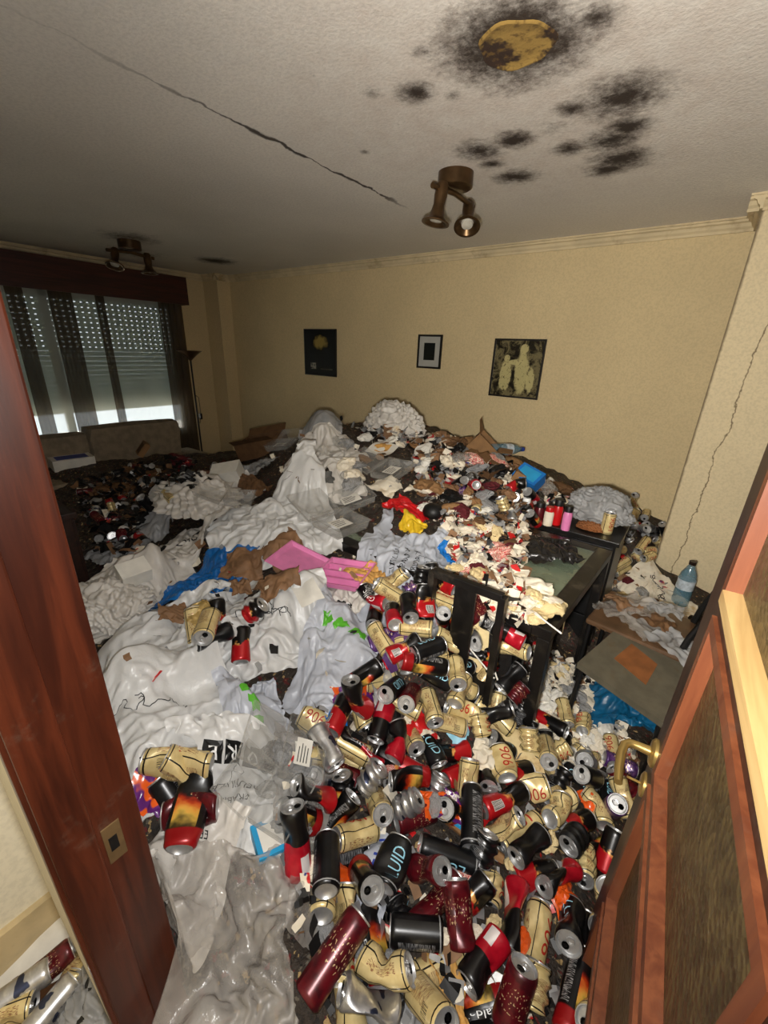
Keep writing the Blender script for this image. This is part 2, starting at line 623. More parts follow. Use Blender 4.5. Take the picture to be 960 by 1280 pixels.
# can print: uv u runs round the can, v along it
def can_mat(name, kind):
    t = NT(name)
    uv = t.coord('UV')
    s = t.sep(uv)
    u, v = s[0], s[1]

    def band(x, c, w):
        return t.math('COMPARE', x, c, w)

    def rect(uc, uw, vc, vw):
        return t.math('MULTIPLY', band(u, uc, uw), band(v, vc, vw))

    def fine(sx, sy, th):
        return t.ramp(t.noise(1.0, t.mapping(uv, (sx, sy, 1)), 0), th, th + 0.03)
    rough, metal = 0.3, 0.25
    if kind == 'beige':
        c = t.mix(t.ramp(t.noise(4, uv, 3), 0.3, 0.7), lin((204, 180, 122)), lin((224, 204, 150)))
        ln = t.math('MAXIMUM', band(u, 0.13, 0.008), t.math('MAXIMUM', band(u, 0.52, 0.008), band(u, 0.86, 0.008)))
        hl = t.math('MAXIMUM', band(v, 0.07, 0.012), band(v, 0.93, 0.012))
        c = t.mix(t.math('MAXIMUM', ln, hl), c, lin((26, 20, 16)))
        tx = t.math('MULTIPLY', rect(0.67, 0.1, 0.42, 0.26), fine(16, 150, 0.52))
        c = t.mix(t.math('MULTIPLY', tx, 0.8), c, lin((120, 62, 36)))
        tx = t.math('MULTIPLY', rect(0.96, 0.06, 0.5, 0.3), fine(120, 16, 0.55))
        c = t.mix(t.math('MULTIPLY', tx, 0.8), c, lin((120, 50, 30)))
        c = t.mix(t.math('MULTIPLY', rect(0.77, 0.05, 0.7, 0.08), fine(260, 3, 0.5)), c, lin((40, 34, 30)))
    elif kind == 'redblack':
        w = t.math('ADD', v, t.math('MULTIPLY', t.math('SUBTRACT', t.noise(3.2, uv, 2), 0.5), 0.45))
        c = t.mix(t.ramp(w, 0.47, 0.5), lin((176, 20, 28)), lin((14, 12, 13)))
        fl = t.ramp(t.math('ABSOLUTE', t.math('SUBTRACT', w, 0.5)), 0.03, 0.1, 1.0, 0.0)
        fl = t.math('MULTIPLY', fl, t.ramp(t.noise(5, uv, 2), 0.5, 0.62))
        c = t.mix(fl, c, t.mix(t.noise(9, uv, 2), lin((214, 84, 20)), lin((250, 214, 120))))
        c = t.mix(rect(0.3, 0.07, 0.24, 0.12), c, lin((210, 204, 200)))
        c = t.mix(t.math('MULTIPLY', rect(0.3, 0.06, 0.24, 0.11), fine(300, 2, 0.5)), c, lin((30, 30, 30)))
    elif kind == 'flame':
        w = t.math('ADD', v, t.math('MULTIPLY', t.math('SUBTRACT', t.noise(4, uv, 3), 0.5), 0.5))
        fl = t.math('MULTIPLY', t.ramp(w, 0.2, 0.45, 0.0, 1.0), t.ramp(w, 0.5, 0.68, 1.0, 0.0))
        fl = t.math('MULTIPLY', fl, t.math('MAXIMUM', band(u, 0.25, 0.11), band(u, 0.72, 0.12)))
        c = t.mix(fl, lin((13, 12, 13)), t.mix(t.ramp(w, 0.3, 0.6), lin((250, 206, 90)), lin((206, 50, 16))))
        c = t.mix(t.ramp(v, 0.2, 0.23, 1.0, 0.0), c, lin((150, 18, 22)))
        c = t.mix(t.math('MULTIPLY', rect(0.48, 0.05, 0.55, 0.3), fine(14, 120, 0.55)), c, lin((170, 168, 166)))
    elif kind == 'black':
        c = t.mix(t.ramp(t.noise(3, uv, 3), 0.4, 0.7), lin((14, 14, 15)), lin((30, 30, 33)))
        c = t.mix(t.math('MULTIPLY', rect(0.7, 0.1, 0.5, 0.34), fine(12, 140, 0.55)), c, lin((150, 150, 152)))
        c = t.mix(band(v, 0.06, 0.012), c, lin((160, 160, 160)))
    elif kind == 'red':
        c = t.mix(t.ramp(t.noise(3, uv, 3), 0.4, 0.7), lin((168, 14, 34)), lin((204, 26, 46)))
        c = t.mix(t.ramp(v, 0.5, 0.51), c, lin((16, 14, 15)))
        c = t.mix(t.math('MULTIPLY', rect(0.7, 0.09, 0.7, 0.2), fine(14, 120, 0.55)), c, lin((190, 188, 186)))
        c = t.mix(rect(0.35, 0.06, 0.2, 0.14), c, lin((222, 214, 212)))
    elif kind == 'maroon':
        c = t.mix(t.ramp(t.noise(5, uv, 3), 0.4, 0.65), lin((96, 16, 26)), lin((60, 12, 20)))
        c = t.mix(t.math('MULTIPLY', band(v, 0.55, 0.2), fine(60, 24, 0.66)), c, lin((190, 160, 120)))
    elif kind == 'purple':
        c = t.mix(t.ramp(t.noise(5, uv, 3), 0.45, 0.6), lin((70, 36, 96)), lin((126, 86, 140)))
        c = t.mix(t.math('MULTIPLY', band(v, 0.5, 0.3), fine(20, 30, 0.6)), c, lin((214, 190, 150)))
    else:  # silver
        c = t.mix(t.ramp(t.noise(6, uv, 3), 0.4, 0.7), lin((176, 176, 178)), lin((208, 208, 208)))
        c = t.mix(t.math('MULTIPLY', band(v, 0.5, 0.34), t.ramp(t.noise(3, uv, 2), 0.55, 0.58)), c, lin((60, 66, 90)))
        rough, metal = 0.3, 0.8
    # scuffs
    c = t.mix(t.ramp(t.noise(26, t.coord(), 5, 0.8), 0.66, 0.8, 0.0, 0.35), c, lin((120, 110, 98)))
    t.base(c)
    t.set(Roughness=rough, Metallic=metal, Specular_IOR_Level=0.6)
    return t.m


for k in ('beige', 'redblack', 'flame', 'black', 'red', 'maroon', 'purple', 'silver'):
    M['can_' + k] = can_mat('can_print_' + k, k)

# ------------------------------------------------------------------ the room shell
def struct(o):
    o['kind'] = 'structure'
    return o


XR = 1.4
YH = -1.25       # back of the hall
JX = -0.58       # face of the left door jamb
Y0, Y1 = 0.027, 0.13
struct(MB().box((XW - .1, YH, -.06), (XR, D + .1, 0)).build('floor', M['floor']))
cl = struct(MB().box((XW - .1, YH, CEIL), (XR, D + .1, CEIL + .08)).build('ceiling', M['ceil']))
struct(MB().box((XW - .1, D, 0), (XR, D + .1, CEIL)).build('wall_back', M['wall']))
# window wall with an opening
WY0, WY1, WZ0, WZ1 = 0.35, 3.22, 0.42, 2.12
w = MB().box((XW - .14, -.1, 0), (XW, D, WZ0)).box((XW - .14, -.1, WZ1), (XW, D, CEIL))
w.box((XW - .14, -.1, WZ0), (XW, WY0, WZ1)).box((XW - .14, WY1, WZ0), (XW, D, WZ1))
struct(w.build('wall_left', M['wall']))
struct(MB().box((XW, 3.70, 0), (-5.62, D, CEIL)).build('wall_left_pillar', M['wall']))
struct(MB().box((0.0, 3.43, 0), (XR, D, CEIL)).build('wall_right_pillar', M['pillar']))
struct(MB().box((XR, YH, 0), (XR + .1, D, CEIL)).build('wall_right', M['wall']))
w = MB().box((XW, Y0, 0), (JX - .04, Y1, CEIL)).box((.18, Y0, 0), (XR, Y1, CEIL)).box((JX - .04, Y0, 2.1), (.18, Y1, CEIL))
struct(w.build('wall_front', M['hallwall']))
struct(MB().box((-1.28, YH, 0), (-1.18, Y0, CEIL)).build('wall_hall', M['hallwall']))
struct(MB().box((-1.28, YH - .1, 0), (XR, YH, CEIL)).build('wall_hall_end', M['hallwall']))
b = MB().box((-1.18, YH, 0), (-1.162, -.22, .145)).box((-1.18, -.213, 0), (-1.160, Y0, .14))
struct(b.build('baseboard_hall', M['skirt']))


def cornice(name, p, q, nrm, s=1.0):
    """plaster cornice along p-q, profile stepped out along nrm"""
    prof = [(0, -.075), (.012, -.075), (.014, -.06), (.028, -.048), (.036, -.03), (.052, -.024), (.054, -.012), (.066, -.01), (.066, 0), (0, 0)]
    p, q, nrm = np.array(p, float), np.array(q, float), np.array(nrm, float)
    V = [e + nrm * a * s + np.array((0, 0, b * s)) for e in (p, q) for a, b in prof]
    n = len(prof)
    Fc = [(i, (i + 1) % n, n + (i + 1) % n, n + i) for i in range(n)] + [tuple(range(n - 1, -1, -1)), tuple(range(n, 2 * n))]
    return struct(MB().add(V, Fc).build(name, M['cornice']))


cornice('trim_1', (-5.62, D, CEIL), (0.0, D, CEIL), (0, -1, 0))
cornice('trim_2', (0.0, 3.43 - .06, CEIL), (0.0, D, CEIL), (-1, 0, 0))
cornice('trim_3', (-.066, 3.43, CEIL), (XR, 3.43, CEIL), (0, -1, 0))
cornice('trim_4', (XW, 0.13, CEIL), (XW, 3.7, CEIL), (1, 0, 0))
cornice('trim_5', (-5.62, 3.64, CEIL), (-5.62, D, CEIL), (1, 0, 0))
cornice('trim_6', (XW, 3.7, CEIL), (-5.56, 3.7, CEIL), (0, -1, 0))

# scar in the ceiling where a round fitting was torn off
c0 = at_z(645, 57, CEIL)
R = 0.5 * np.linalg.norm(at_z(690, 57, CEIL) - at_z(600, 57, CEIL))


def scar_mat():
    t = NT('torn_plaster_scar')
    p = t.pos()
    n = t.noise(8, p, 4, 0.6)
    c = t.mix(t.ramp(n, 0.48, 0.56), lin((150, 120, 60)), lin((48, 30, 18)))
    c = t.mix(t.ramp(t.noise(45, p, 4), 0.5, 0.7), c, lin((104, 78, 36)))
    t.base(c)
    t.set(Roughness=0.9)
    t.bump(t.noise(50, p, 4), 0.6, 0.006)
    return t.m


NS = 40
ws = [1 + 0.05 * math.sin(3 * a + 1) + 0.03 * math.sin(7 * a) for a in np.linspace(0, 2 * PI, NS, endpoint=False)]
V, Fc = [], []
for k, (rr, zz) in enumerate([(0.0, -.001), (.55, -.0025), (.9, -.001), (.95, -.004), (1.0, -.005), (1.05, 0.0005)]):
    for i in range(NS):
        a = 2 * PI * i / NS
        V.append((c0[0] + R * rr * ws[i] * math.cos(a), c0[1] + R * rr * ws[i] * math.sin(a), CEIL + zz))
for k in range(5):
    for i in range(NS):
        Fc.append((k * NS + i, k * NS + (i + 1) % NS, (k + 1) * NS + (i + 1) % NS, (k + 1) * NS + i))
link('plaster_scar', mesh('plaster_scar', V, Fc, True), scar_mat(), cl)

# door frame: left jamb, head, right jamb
fr = struct(empty('trim_7', (0, 0, 0)))
MB().box((JX - .04, Y0 - .006, 0), (JX, Y1 + .012, 2.1), .003).build('jamb', M['jamb'], fr)
MB().box((JX, Y0 + .0, 0), (JX + .011, Y0 + .052, 2.07), .003).build('door_stop', M['jamb'], fr)
MB().box((.15, Y0 - .006, 0), (.18, Y1, 2.1), .003).build('jamb', M['jamb'], fr)
MB().box((JX, Y0 - .006, 2.07), (.15, Y1 + .012, 2.1), .003).build('head', M['jamb'], fr)
sp = MB().box((JX, .086, .865), (JX + .0025, .112, .945), .001)
so = sp.build('strike_plate', plain('worn_brass_plate', (122, 98, 66), 0.4, 0.4, 0.3), fr)
MB().box((JX + .0022, .092, .89), (JX + .0032, .104, .92)).build('latch_hole', M['blackmat'], so)

# ---- door leaf, standing open into the room
E0 = np.array([.0893, .817])
dd = np.array([.0613, -.998])
nn = np.array([-dd[1], dd[0]]) * -1.0     # towards the camera side (-x)
LD = .672
TH = .036


def dpt(s, n, z):
    """s along the door from the free edge, n out of the visible face"""
    p = E0 + dd * s + nn * n
    return (p[0], p[1], z)


def dbox(mb, s0, s1, n0, n1, z0, z1):
    V = [dpt(s, n, z) for z in (z0, z1) for (s, n) in ((s0, n0), (s1, n0), (s1, n1), (s0, n1))]
    return mb.add(V, [(0, 1, 2, 3), (7, 6, 5, 4), (4, 5, 1, 0), (5, 6, 2, 1), (6, 7, 3, 2), (7, 4, 0, 3)])


dr = struct(empty('door_1', (0, 0, 0)))
dr['label'] = 'open red-brown wooden door with amber textured glass panes and brass lever'
dbox(MB(), 0, .098, -TH, 0, .01, 2.05).build('stile', M['doorwood'], dr)
dbox(MB(), LD - .11, LD, -TH, 0, .01, 2.05).build('stile', M['doorwood'], dr)
SA, SB = .098, LD - .11
rails = [(.01, .20), (.56, .605), (.925, .965), (1.29, 1.336), (1.67, 1.71), (1.94, 2.05)]
for a, b in rails:
    dbox(MB(), SA, SB, -TH, 0, a, b).build('rail', M['doorwood'], dr)
for i in range(5):
    za, zb = rails[i][1], rails[i + 1][0]
    pn = dbox(MB(), SA, SB, -.020, -.014, za, zb).build('glass_pane', M['pane'], dr)
    for (s0, s1, z0, z1) in ((SA - .006, SA + .014, za - .006, zb + .006), (SB - .014, SB + .006, za - .006, zb + .006),
                             (SA + .014, SB - .014, za - .006, za + .013), (SA + .014, SB - .014, zb - .013, zb + .006)):
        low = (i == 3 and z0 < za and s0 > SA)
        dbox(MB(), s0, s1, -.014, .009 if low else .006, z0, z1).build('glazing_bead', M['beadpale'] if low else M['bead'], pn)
# lever handle
hz = .952
h = empty('door_handle', (0, 0, 0))
h.parent = dr
axis = (nn[0], nn[1], 0)
MB().lathe([(.0, .0), (.027, .0), (.027, .005), (.022, .009), (.012, .010), (0, .010)], 24, dpt(.036, 0.0, hz), axis).build('rose', M['brass'], h, True)
pts = [dpt(.036, .006, hz), dpt(.036, .03, hz), dpt(.038, .044, hz), dpt(.047, .052, hz - .001), dpt(.07, .055, hz - .003), dpt(.105, .055, hz - .005), dpt(.135, .053, hz - .007)]
MB().tube(pts, [.0095, .008, .008, .008, .0082, .0078, .007], 12).build('lever', M['brass'], h, True)
MB().lathe([(.0, .0), (.024, .0), (.024, .004), (.018, .007), (0, .007)], 24, dpt(.036, 0.0, hz - .085), axis).build('escutcheon', M['brass'], h, True)
ky = MB().tube([dpt(.036, .004, hz - .085), dpt(.036, .03, hz - .085)], .0025, 8)
ky.tube([dpt(.036 + .011 * math.cos(a), .041 + 0.0 * a, hz - .085 + .011 * math.sin(a)) for a in np.linspace(0, 2 * PI, 13)], .002, 6)
ky.build('key', M['brass'], h, True)

# ---- window: frame, panes, roller shutter, pelmet and curtains
wi = struct(empty('window_1', (0, 0, 0)))
f = MB()
for (a, b) in (((WY0, WZ0), (WY1, WZ0 + .06)), ((WY0, WZ1 - .06), (WY1, WZ1)), ((WY0, WZ0), (WY0 + .06, WZ1)), ((WY1 - .06, WZ0), (WY1, WZ1)), ((1.75, WZ0), (1.83, WZ1))):
    f.box((XW - .06, a[0], a[1]), (XW - .01, b[0], b[1]))
f.build('window_frame', plain('white_frame', (200, 200, 196), 0.4, var=0.1), wi)
for a, b in ((WY0 + .06, 1.75), (1.83, WY1 - .06)):
    MB().box((XW - .04, a, WZ0 + .06), (XW - .034, b, WZ1 - .06)).build('glass_pane', M['clearglass'], wi)
SHB = .80
MB().box((XW, 3.225, .42), (XW + .025, 3.30, 2.12)).build('lit_reveal_strip', plain('lit_reveal_pale', (206, 204, 198), 0.5, var=0.08), wi)  # added pale strip standing in for the lit edge of the window reveal


def slat_mat():
    t = NT('shutter_slat_plastic')
    t.base(lin((120, 124, 116)))
    t.set(Roughness=0.5)
    tr = t.n('BsdfTranslucent')
    tr.inputs[0].default_value = (.5, .55, .5, 1)
    mx = t.n('MixShader')
    mx.inputs[0].default_value = 0.34
    t.l(t.b.outputs[0], mx.inputs[1])
    t.l(tr.outputs[0], mx.inputs[2])
    t.l(mx.outputs[0], t.out.inputs[0])
    return t.m


sh = MB()
z = SHB
k = 0
while z < WZ1:
    x = XW - .115
    if z > 1.50:      # upper slats hang apart and show their row of slots
        y = WY0
        sh.box((x, WY0, z), (x + .010, WY1, z + .043))
        while y < WY1:
            sh.box((x + .002, y, z + .043), (x + .008, y + .042, z + .054))
            y += .066
    else:
        sh.box((x, WY0, z), (x + .010, WY1, z + .047))
        sh.box((x + .002, WY0, z + .047), (x + .006, WY1, z + .0522))
    z += .054
so = sh.build('roller_shutter', slat_mat(), wi)
so['kind'] = 'stuff'
struct(MB().box((XW - 1.6, -.4, .20), (XW - .14, D + .3, .32)).build('unseen_bounce_floor', plain('pale_bounce_slab', (226, 222, 212), 0.7, var=0.08)))  # added out of view to bounce sun up onto the lower slats
struct(MB().box((XW - 1.3, -.4, 2.3), (XW - .14, D + .3, 2.45)).build('unseen_shade_roof', M['cornice']))  # added out of view to keep the sky off the upper slats
MB().box((XW - .03, WY0 - .03, WZ0 - .03), (XW + .05, WY1 + .03, WZ0)).build('sill', M['cornice'], wi)

pl = empty('curtain_pelmet', (XW + .1, 1.6, 2.2))
setp(pl, 'dark mahogany curtain pelmet box above the shuttered window', 'pelmet')
ptop, pbot, pe = CEIL - .085, 2.10, 3.34
MB().box((.085, -1.46, pbot - 2.2), (.105, pe - 1.6, ptop - 2.2), .003).build('front_board', M['pelmet'], pl)
MB().box((-.098, pe - 1.62, pbot - 2.2), (.085, pe - 1.6, ptop - 2.2)).build('end_board', M['pelmet'], pl)
MB().box((-.098, -1.46, ptop - 2.215), (.085, pe - 1.62, ptop - 2.2)).build('top_board', M['pelmet'], pl)
MB().tube([(.03, -1.4, pbot - 2.15), (.03, pe - 1.65, pbot - 2.15)], .01, 8).build('curtain_rail', M['oldbrass'], pl)


def curtain_mat(name, c, alpha, tr):
    t = NT(name)
    t.base(lin(c))
    t.set(Roughness=0.9, Specular_IOR_Level=0.1)
    t1 = t.n('BsdfTranslucent')
    t1.inputs[0].default_value = lin(c) + (1,)
    mx = t.n('MixShader')
    mx.inputs[0].default_value = tr
    t.l(t.b.outputs[0], mx.inputs[1])
    t.l(t1.outputs[0], mx.inputs[2])
    tp = t.n('BsdfTransparent')
    m2 = t.n('MixShader')
    m2.inputs[0].default_value = alpha
    t.l(tp.outputs[0], m2.inputs[1])
    t.l(mx.outputs[0], m2.inputs[2])
    t.l(m2.outputs[0], t.out.inputs[0])
    return t.m


M['sheer'] = curtain_mat('sheer_voile', (206, 208, 196), 0.5, 0.6)
M['drape'] = curtain_mat('brown_drape', (86, 72, 56), 0.86, 0.3)


def curtain(y0, y1, mat, pleat, amp, label, xo, zb=.12, seed=0, sub='pleated_cloth'):
    ny, nz = max(12, int((y1 - y0) / .012)), 26
    ys = np.linspace(y0, y1, ny)
    V = []
    for j in range(nz):
        v = j / (nz - 1)
        z = zb + (2.13 - zb) * v
        ph = np.array([1.2 * math.sin(seed + v * 2.0)])
        q = vnoise(np.stack([ys * 6, np.full(ny, v * 1.5), np.full(ny, seed)], 1), seed)
        x = XW + xo + amp * (np.sin(ys / pleat * 2 * PI + ph * .5 + q * 1.2)) * (0.55 + 0.45 * (1 - v)) + q * amp * .5
        for i in range(ny):
            V.append((x[i], ys[i], z))
    Fc = [(j * ny + i, j * ny + i + 1, (j + 1) * ny + i + 1, (j + 1) * ny + i) for j in range(nz - 1) for i in range(ny - 1)]
    o = link('curtain', mesh('curtain', V, Fc, True), mat)
    setp(o, label, 'curtain')
    return o


def ywin(px, py):
    return float(at_x(px, py, XW + .1)[1])


curtain(WY0, 1.42, M['sheer'], .21, .012, 'pale sheer curtain over the part of the window behind the boxed sofa end', .05, seed=1)
curtain(1.44, 3.18, M['sheer'], .25, .010, 'wide pale sheer curtain over the shutter half next to the floor lamp', .055, seed=2)
for (a, b, lab, s) in ((ywin(14, 400), ywin(36, 400), 'narrow brown curtain fold hanging farthest from the floor lamp', 3),
                       (ywin(66, 400), ywin(95, 400), 'brown double curtain fold with a bright slit of daylight in it', 4),
                       (ywin(123, 400), ywin(134, 400), 'thinnest brown curtain fold dividing the wide sheer curtain', 5),
                       (ywin(200, 400), ywin(229, 400), 'wide brown curtain gathered at the window edge beside the floor lamp', 6)):
    curtain(a, b, M['drape'], .075, .018, lab, .115, seed=s)

# ------------------------------------------------------------------ the height of the heap
CTRL = [(400, 535, 1.0), (500, 530, 1.06), (560, 550, 1.0), (600, 570, .93), (660, 602, .86), (700, 620, .80),
        (350, 600, .72), (300, 585, .58), (450, 600, .90), (550, 600, .90), (300, 650, .62), (400, 650, .74), (500, 650, .80), (600, 650, .80),
        (400, 720, .66), (500, 720, .70), (200, 720, .50), (300, 720, .60), (150, 800, .52), (250, 800, .55), (350, 800, .58),
        (450, 800, .56), (530, 770, .58), (150, 900, .55), (250, 900, .54), (350, 900, .52), (450, 900, .47), (550, 900, .42), (615, 900, .34),
        (700, 900, .10), (560, 850, .50), (600, 860, .42), (250, 1000, .54), (350, 1000, .50), (450, 1000, .45), (550, 1000, .40), (650, 1000, .33), (740, 1000, .22),
        (250, 1100, .48), (350, 1100, .43), (450, 1100, .38), (550, 1100, .37), (650, 1100, .35), (740, 1100, .30),
        (250, 1270, .38), (350, 1270, .36), (450, 1270, .35), (550, 1270, .35), (650, 1270, .34), (720, 1270, .30),
        (760, 740, .08), (850, 740, .16), (790, 660, .50), (815, 690, .26), (830, 800, .10), (780, 880, .10),
        (150, 650, .32), (230, 620, .36), (150, 598, .42), (150, 574, .52), (225, 572, .52), (70, 580, .50), (265, 590, .42), (200, 660, .40)]
P3 = [at_z(x, y, z) for x, y, z in CTRL]
P3 += [np.array(p) for p in [(-4.2, 3.9, .45), (-3.4, 3.9, .75), (-2.6, 3.9, .9), (-1.8, 3.9, .85), (-1.1, 3.9, .70), (-.6, 3.9, .6), (-.15, 3.85, .5),
                             (-5.4, 3.6, .10), (-5.9, 2.5, .05), (-5.9, .2, .02), (-4.5, .2, .10), (-3.4, .2, .2), (-2.6, .2, .34), (-2.0, .2, .42),
                             (-1.2, .15, .50), (-.7, .15, .46), (-.2, .1, .40), (.1, .1, .36), (.3, .6, .15), (.5, 1.2, .05), (1.3, .3, .02), (1.3, 3.3, .05), (.6, 2.5, .06),
                             (-.28, 1.45, .22), (-.30, 1.9, .15), (-.42, 1.26, .36), (-.38, 2.2, .14), (-.25, 2.7, .2), (-.30, 3.2, .45), (-.1, 2.4, .05),
                             (-.68, 1.10, .73), (-.56, 1.09, .70), (-.47, 1.09, .60), (-.42, 1.06, .48), (-.62, 1.45, .70), (-.58, 1.9, .74), (-.60, 2.3, .78), (-.85, 1.35, .72)]]
P3 = np.array(P3)


def rbf_fit(X, z):
    d = np.linalg.norm(X[:, None] - X[None], axis=2)
    A = np.block([[d + np.eye(len(X)) * -1e-3, np.ones((len(X), 1))], [np.ones((1, len(X))), np.zeros((1, 1))]])
    return np.linalg.solve(A, np.append(z, 0))


CO = rbf_fit(P3[:, :2], P3[:, 2])
GX0, GX1, GY0, GY1, GS = -5.93, 1.38, 0.135, 3.89, 0.018
gx = np.arange(GX0, GX1, GS)
gy = np.arange(GY0, GY1, GS)
XX, YY = np.meshgrid(gx, gy)
flat = np.stack([XX.ravel(), YY.ravel()], 1)
zz = np.empty(len(flat))
for a in range(0, len(flat), 20000):
    q = flat[a:a + 20000]
    zz[a:a + 20000] = np.linalg.norm(q[:, None] - P3[None, :, :2], axis=2) @ CO[:-1] + CO[-1]
q3 = np.column_stack([flat, np.zeros(len(flat))])
bumpy = 0.028 * vnoise(q3 * 5.2, 3) + 0.020 * vnoise(q3 * 13, 4) + 0.010 * vnoise(q3 * 29, 5)
lowf = np.clip(zz / 0.25, 0.25, 1)
H = np.maximum(zz + bumpy * lowf, 0.004).reshape(XX.shape)
H0 = H.copy()


def hz_at(x, y):
    """bilinear height"""
    fx = np.clip((np.asarray(x) - GX0) / GS, 0, len(gx) - 1.001)
    fy = np.clip((np.asarray(y) - GY0) / GS, 0, len(gy) - 1.001)
    i, j = fx.astype(int), fy.astype(int)
    a, b = fx - i, fy - j
    return H[j, i] * (1 - a) * (1 - b) + H[j, i + 1] * a * (1 - b) + H[j + 1, i] * (1 - a) * b + H[j + 1, i + 1] * a * b


def hit(x, y):
    """pixel -> point on the heap"""
    d = ray(x, y)
    d = d / np.linalg.norm(d)
    t = np.arange(0.3, 7.5, 0.008)
    p = CAM + d * t[:, None]
    ok = (p[:, 0] > GX0) & (p[:, 0] < GX1) & (p[:, 1] > GY0) & (p[:, 1] < GY1)
    h = np.where(ok, hz_at(p[:, 0], p[:, 1]), -1)
    k = np.argmax(p[:, 2] <= h)
    if p[k, 2] > h[k]:
        return None
    return p[k]


def normal_at(x, y, e=0.05):
    n = np.array([-(hz_at(x + e, y) - hz_at(x - e, y)) / (2 * e), -(hz_at(x, y + e) - hz_at(x, y - e)) / (2 * e), 1.0])
    return n / np.linalg.norm(n)


def raise_h(P, extra=0.004):
    i = np.round((P[:, 0] - GX0) / GS).astype(int)
    j = np.round((P[:, 1] - GY0) / GS).astype(int)
    ok = (i >= 0) & (i < len(gx)) & (j >= 0) & (j < len(gy))
    np.maximum.at(H, (j[ok], i[ok]), P[ok, 2] + extra)


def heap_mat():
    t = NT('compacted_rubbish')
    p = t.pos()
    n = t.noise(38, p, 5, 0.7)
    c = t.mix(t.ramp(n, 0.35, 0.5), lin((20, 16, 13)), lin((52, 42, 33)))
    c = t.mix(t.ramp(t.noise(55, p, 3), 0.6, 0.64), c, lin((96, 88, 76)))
    c = t.mix(t.ramp(t.noise(47, t.mapping(p, loc=(4, 1, 2)), 3), 0.62, 0.65), c, lin((96, 26, 24)))
    c = t.mix(t.ramp(t.noise(43, t.mapping(p, loc=(1, 7, 2)), 3), 0.63, 0.66), c, lin((168, 140, 92)))
    t.base(c)
    t.set(Roughness=0.6)
    t.bump(n, 0.8, 0.02)
    return t.m


ny_, nx_ = XX.shape
idx = np.arange(ny_ * nx_).reshape(ny_, nx_)
Fq = np.stack([idx[:-1, :-1], idx[:-1, 1:], idx[1:, 1:], idx[1:, :-1]], -1).reshape(-1, 4)
keep = ~(((flat[:, 0] > -.02) & (flat[:, 1] > 3.41)) | ((flat[:, 0] < -5.60) & (flat[:, 1] > 3.68)))
Fq = Fq[keep[Fq].all(axis=1)]
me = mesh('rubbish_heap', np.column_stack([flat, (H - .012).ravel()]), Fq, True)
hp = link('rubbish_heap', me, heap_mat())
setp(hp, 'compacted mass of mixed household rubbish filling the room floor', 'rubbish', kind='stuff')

# ------------------------------------------------------------------ furniture
# -- dining table: black frame, glass top, mostly buried
TA = math.atan2(.046, .856)
tb = empty('dining_table', (-.226, 1.334, 0), -TA)
setp(tb, 'black framed dining table with pale glass top half buried in rubbish', 'table')
TL, TW, TZ = 1.15, .87, .75
for (a, b) in (((-.07, 0), (0, TW)), ((-TL, 0), (-TL + .07, TW)), ((-TL + .07, 0), (-.07, .07)), ((-TL + .07, TW - .07), (-.07, TW))):
    MB().box((a[0], a[1], TZ - .045), (b[0], b[1], TZ), .004).build('frame_rail', M['black'], tb)
for (x, y) in ((-.046, 0), (-.046, TW - .046), (-TL, 0), (-TL, TW - .046)):
    MB().box((x, y, 0), (x + .046, y + .046, TZ - .045), .004).build('leg', M['black'], tb)
MB().box((-TL + .07, .07, TZ - .012), (-.07, TW - .07, TZ - .003)).build('glass_top', M['glass'], tb)

# -- low black cabinet behind the table
cb = empty('black_cabinet', (-.62, 2.32, 0))
setp(cb, 'low black drawer cabinet behind the glass table, cluttered with jars', 'cabinet')
MB().box((0, .02, .06), (.44, .46, .725), .004).build('body', M['black'], cb)
MB().box((-.01, 0, .725), (.455, .47, .75), .004).build('top', M['black'], cb)
for z0, z1 in ((.50, .71), (.28, .49), (.07, .27)):
    dw = MB().box((.012, .002, z0), (.428, .02, z1), .003).build('drawer', M['blackmat'], cb)
    MB().tube([(.19, .004, (z0 + z1) / 2), (.19, -.014, (z0 + z1) / 2), (.25, -.014, (z0 + z1) / 2), (.25, .004, (z0 + z1) / 2)], .004, 6).build('handle', M['chrome'], dw)

# -- black chair in front of the table: only its back shows
pA, pB = at_z(541, 722, .90), at_z(634, 733, .90)
cy = 1.19
tl, tr_ = at_y(541, 722, cy), at_y(634, 734, cy + .02)
bl = at_y(556, 800, cy)
ch = empty('dining_chair', (float((tl[0] + tr_[0]) / 2), cy, 0))
setp(ch, 'black wooden dining chair sunk among cans before the glass table', 'chair')
cx = ch.location.x
W2 = float(tr_[0] - tl[0]) / 2
zt = float((tl[2] + tr_[2]) / 2)
for s in (-1, 1):
    MB().bar((s * W2, .0, .02), (s * W2, 0, zt), .024, .03, (0, 1, 0)).build('back_post', M['black'], ch)
    MB().bar((s * W2, .40, .02), (s * W2, .36, .44), .03, .03, (0, 1, 0)).build('leg', M['black'], ch)
MB().box((-W2, -.012, zt - .02), (W2, .012, zt + .012), .004).build('top_rail', M['black'], ch)
MB().box((-.04, -.006, .46), (.04, .006, zt - .02), .002).build('splat', M['black'], ch)
MB().box((-W2, -.02, .42), (W2, .40, .46), .01).build('seat', M['blackmat'], ch)

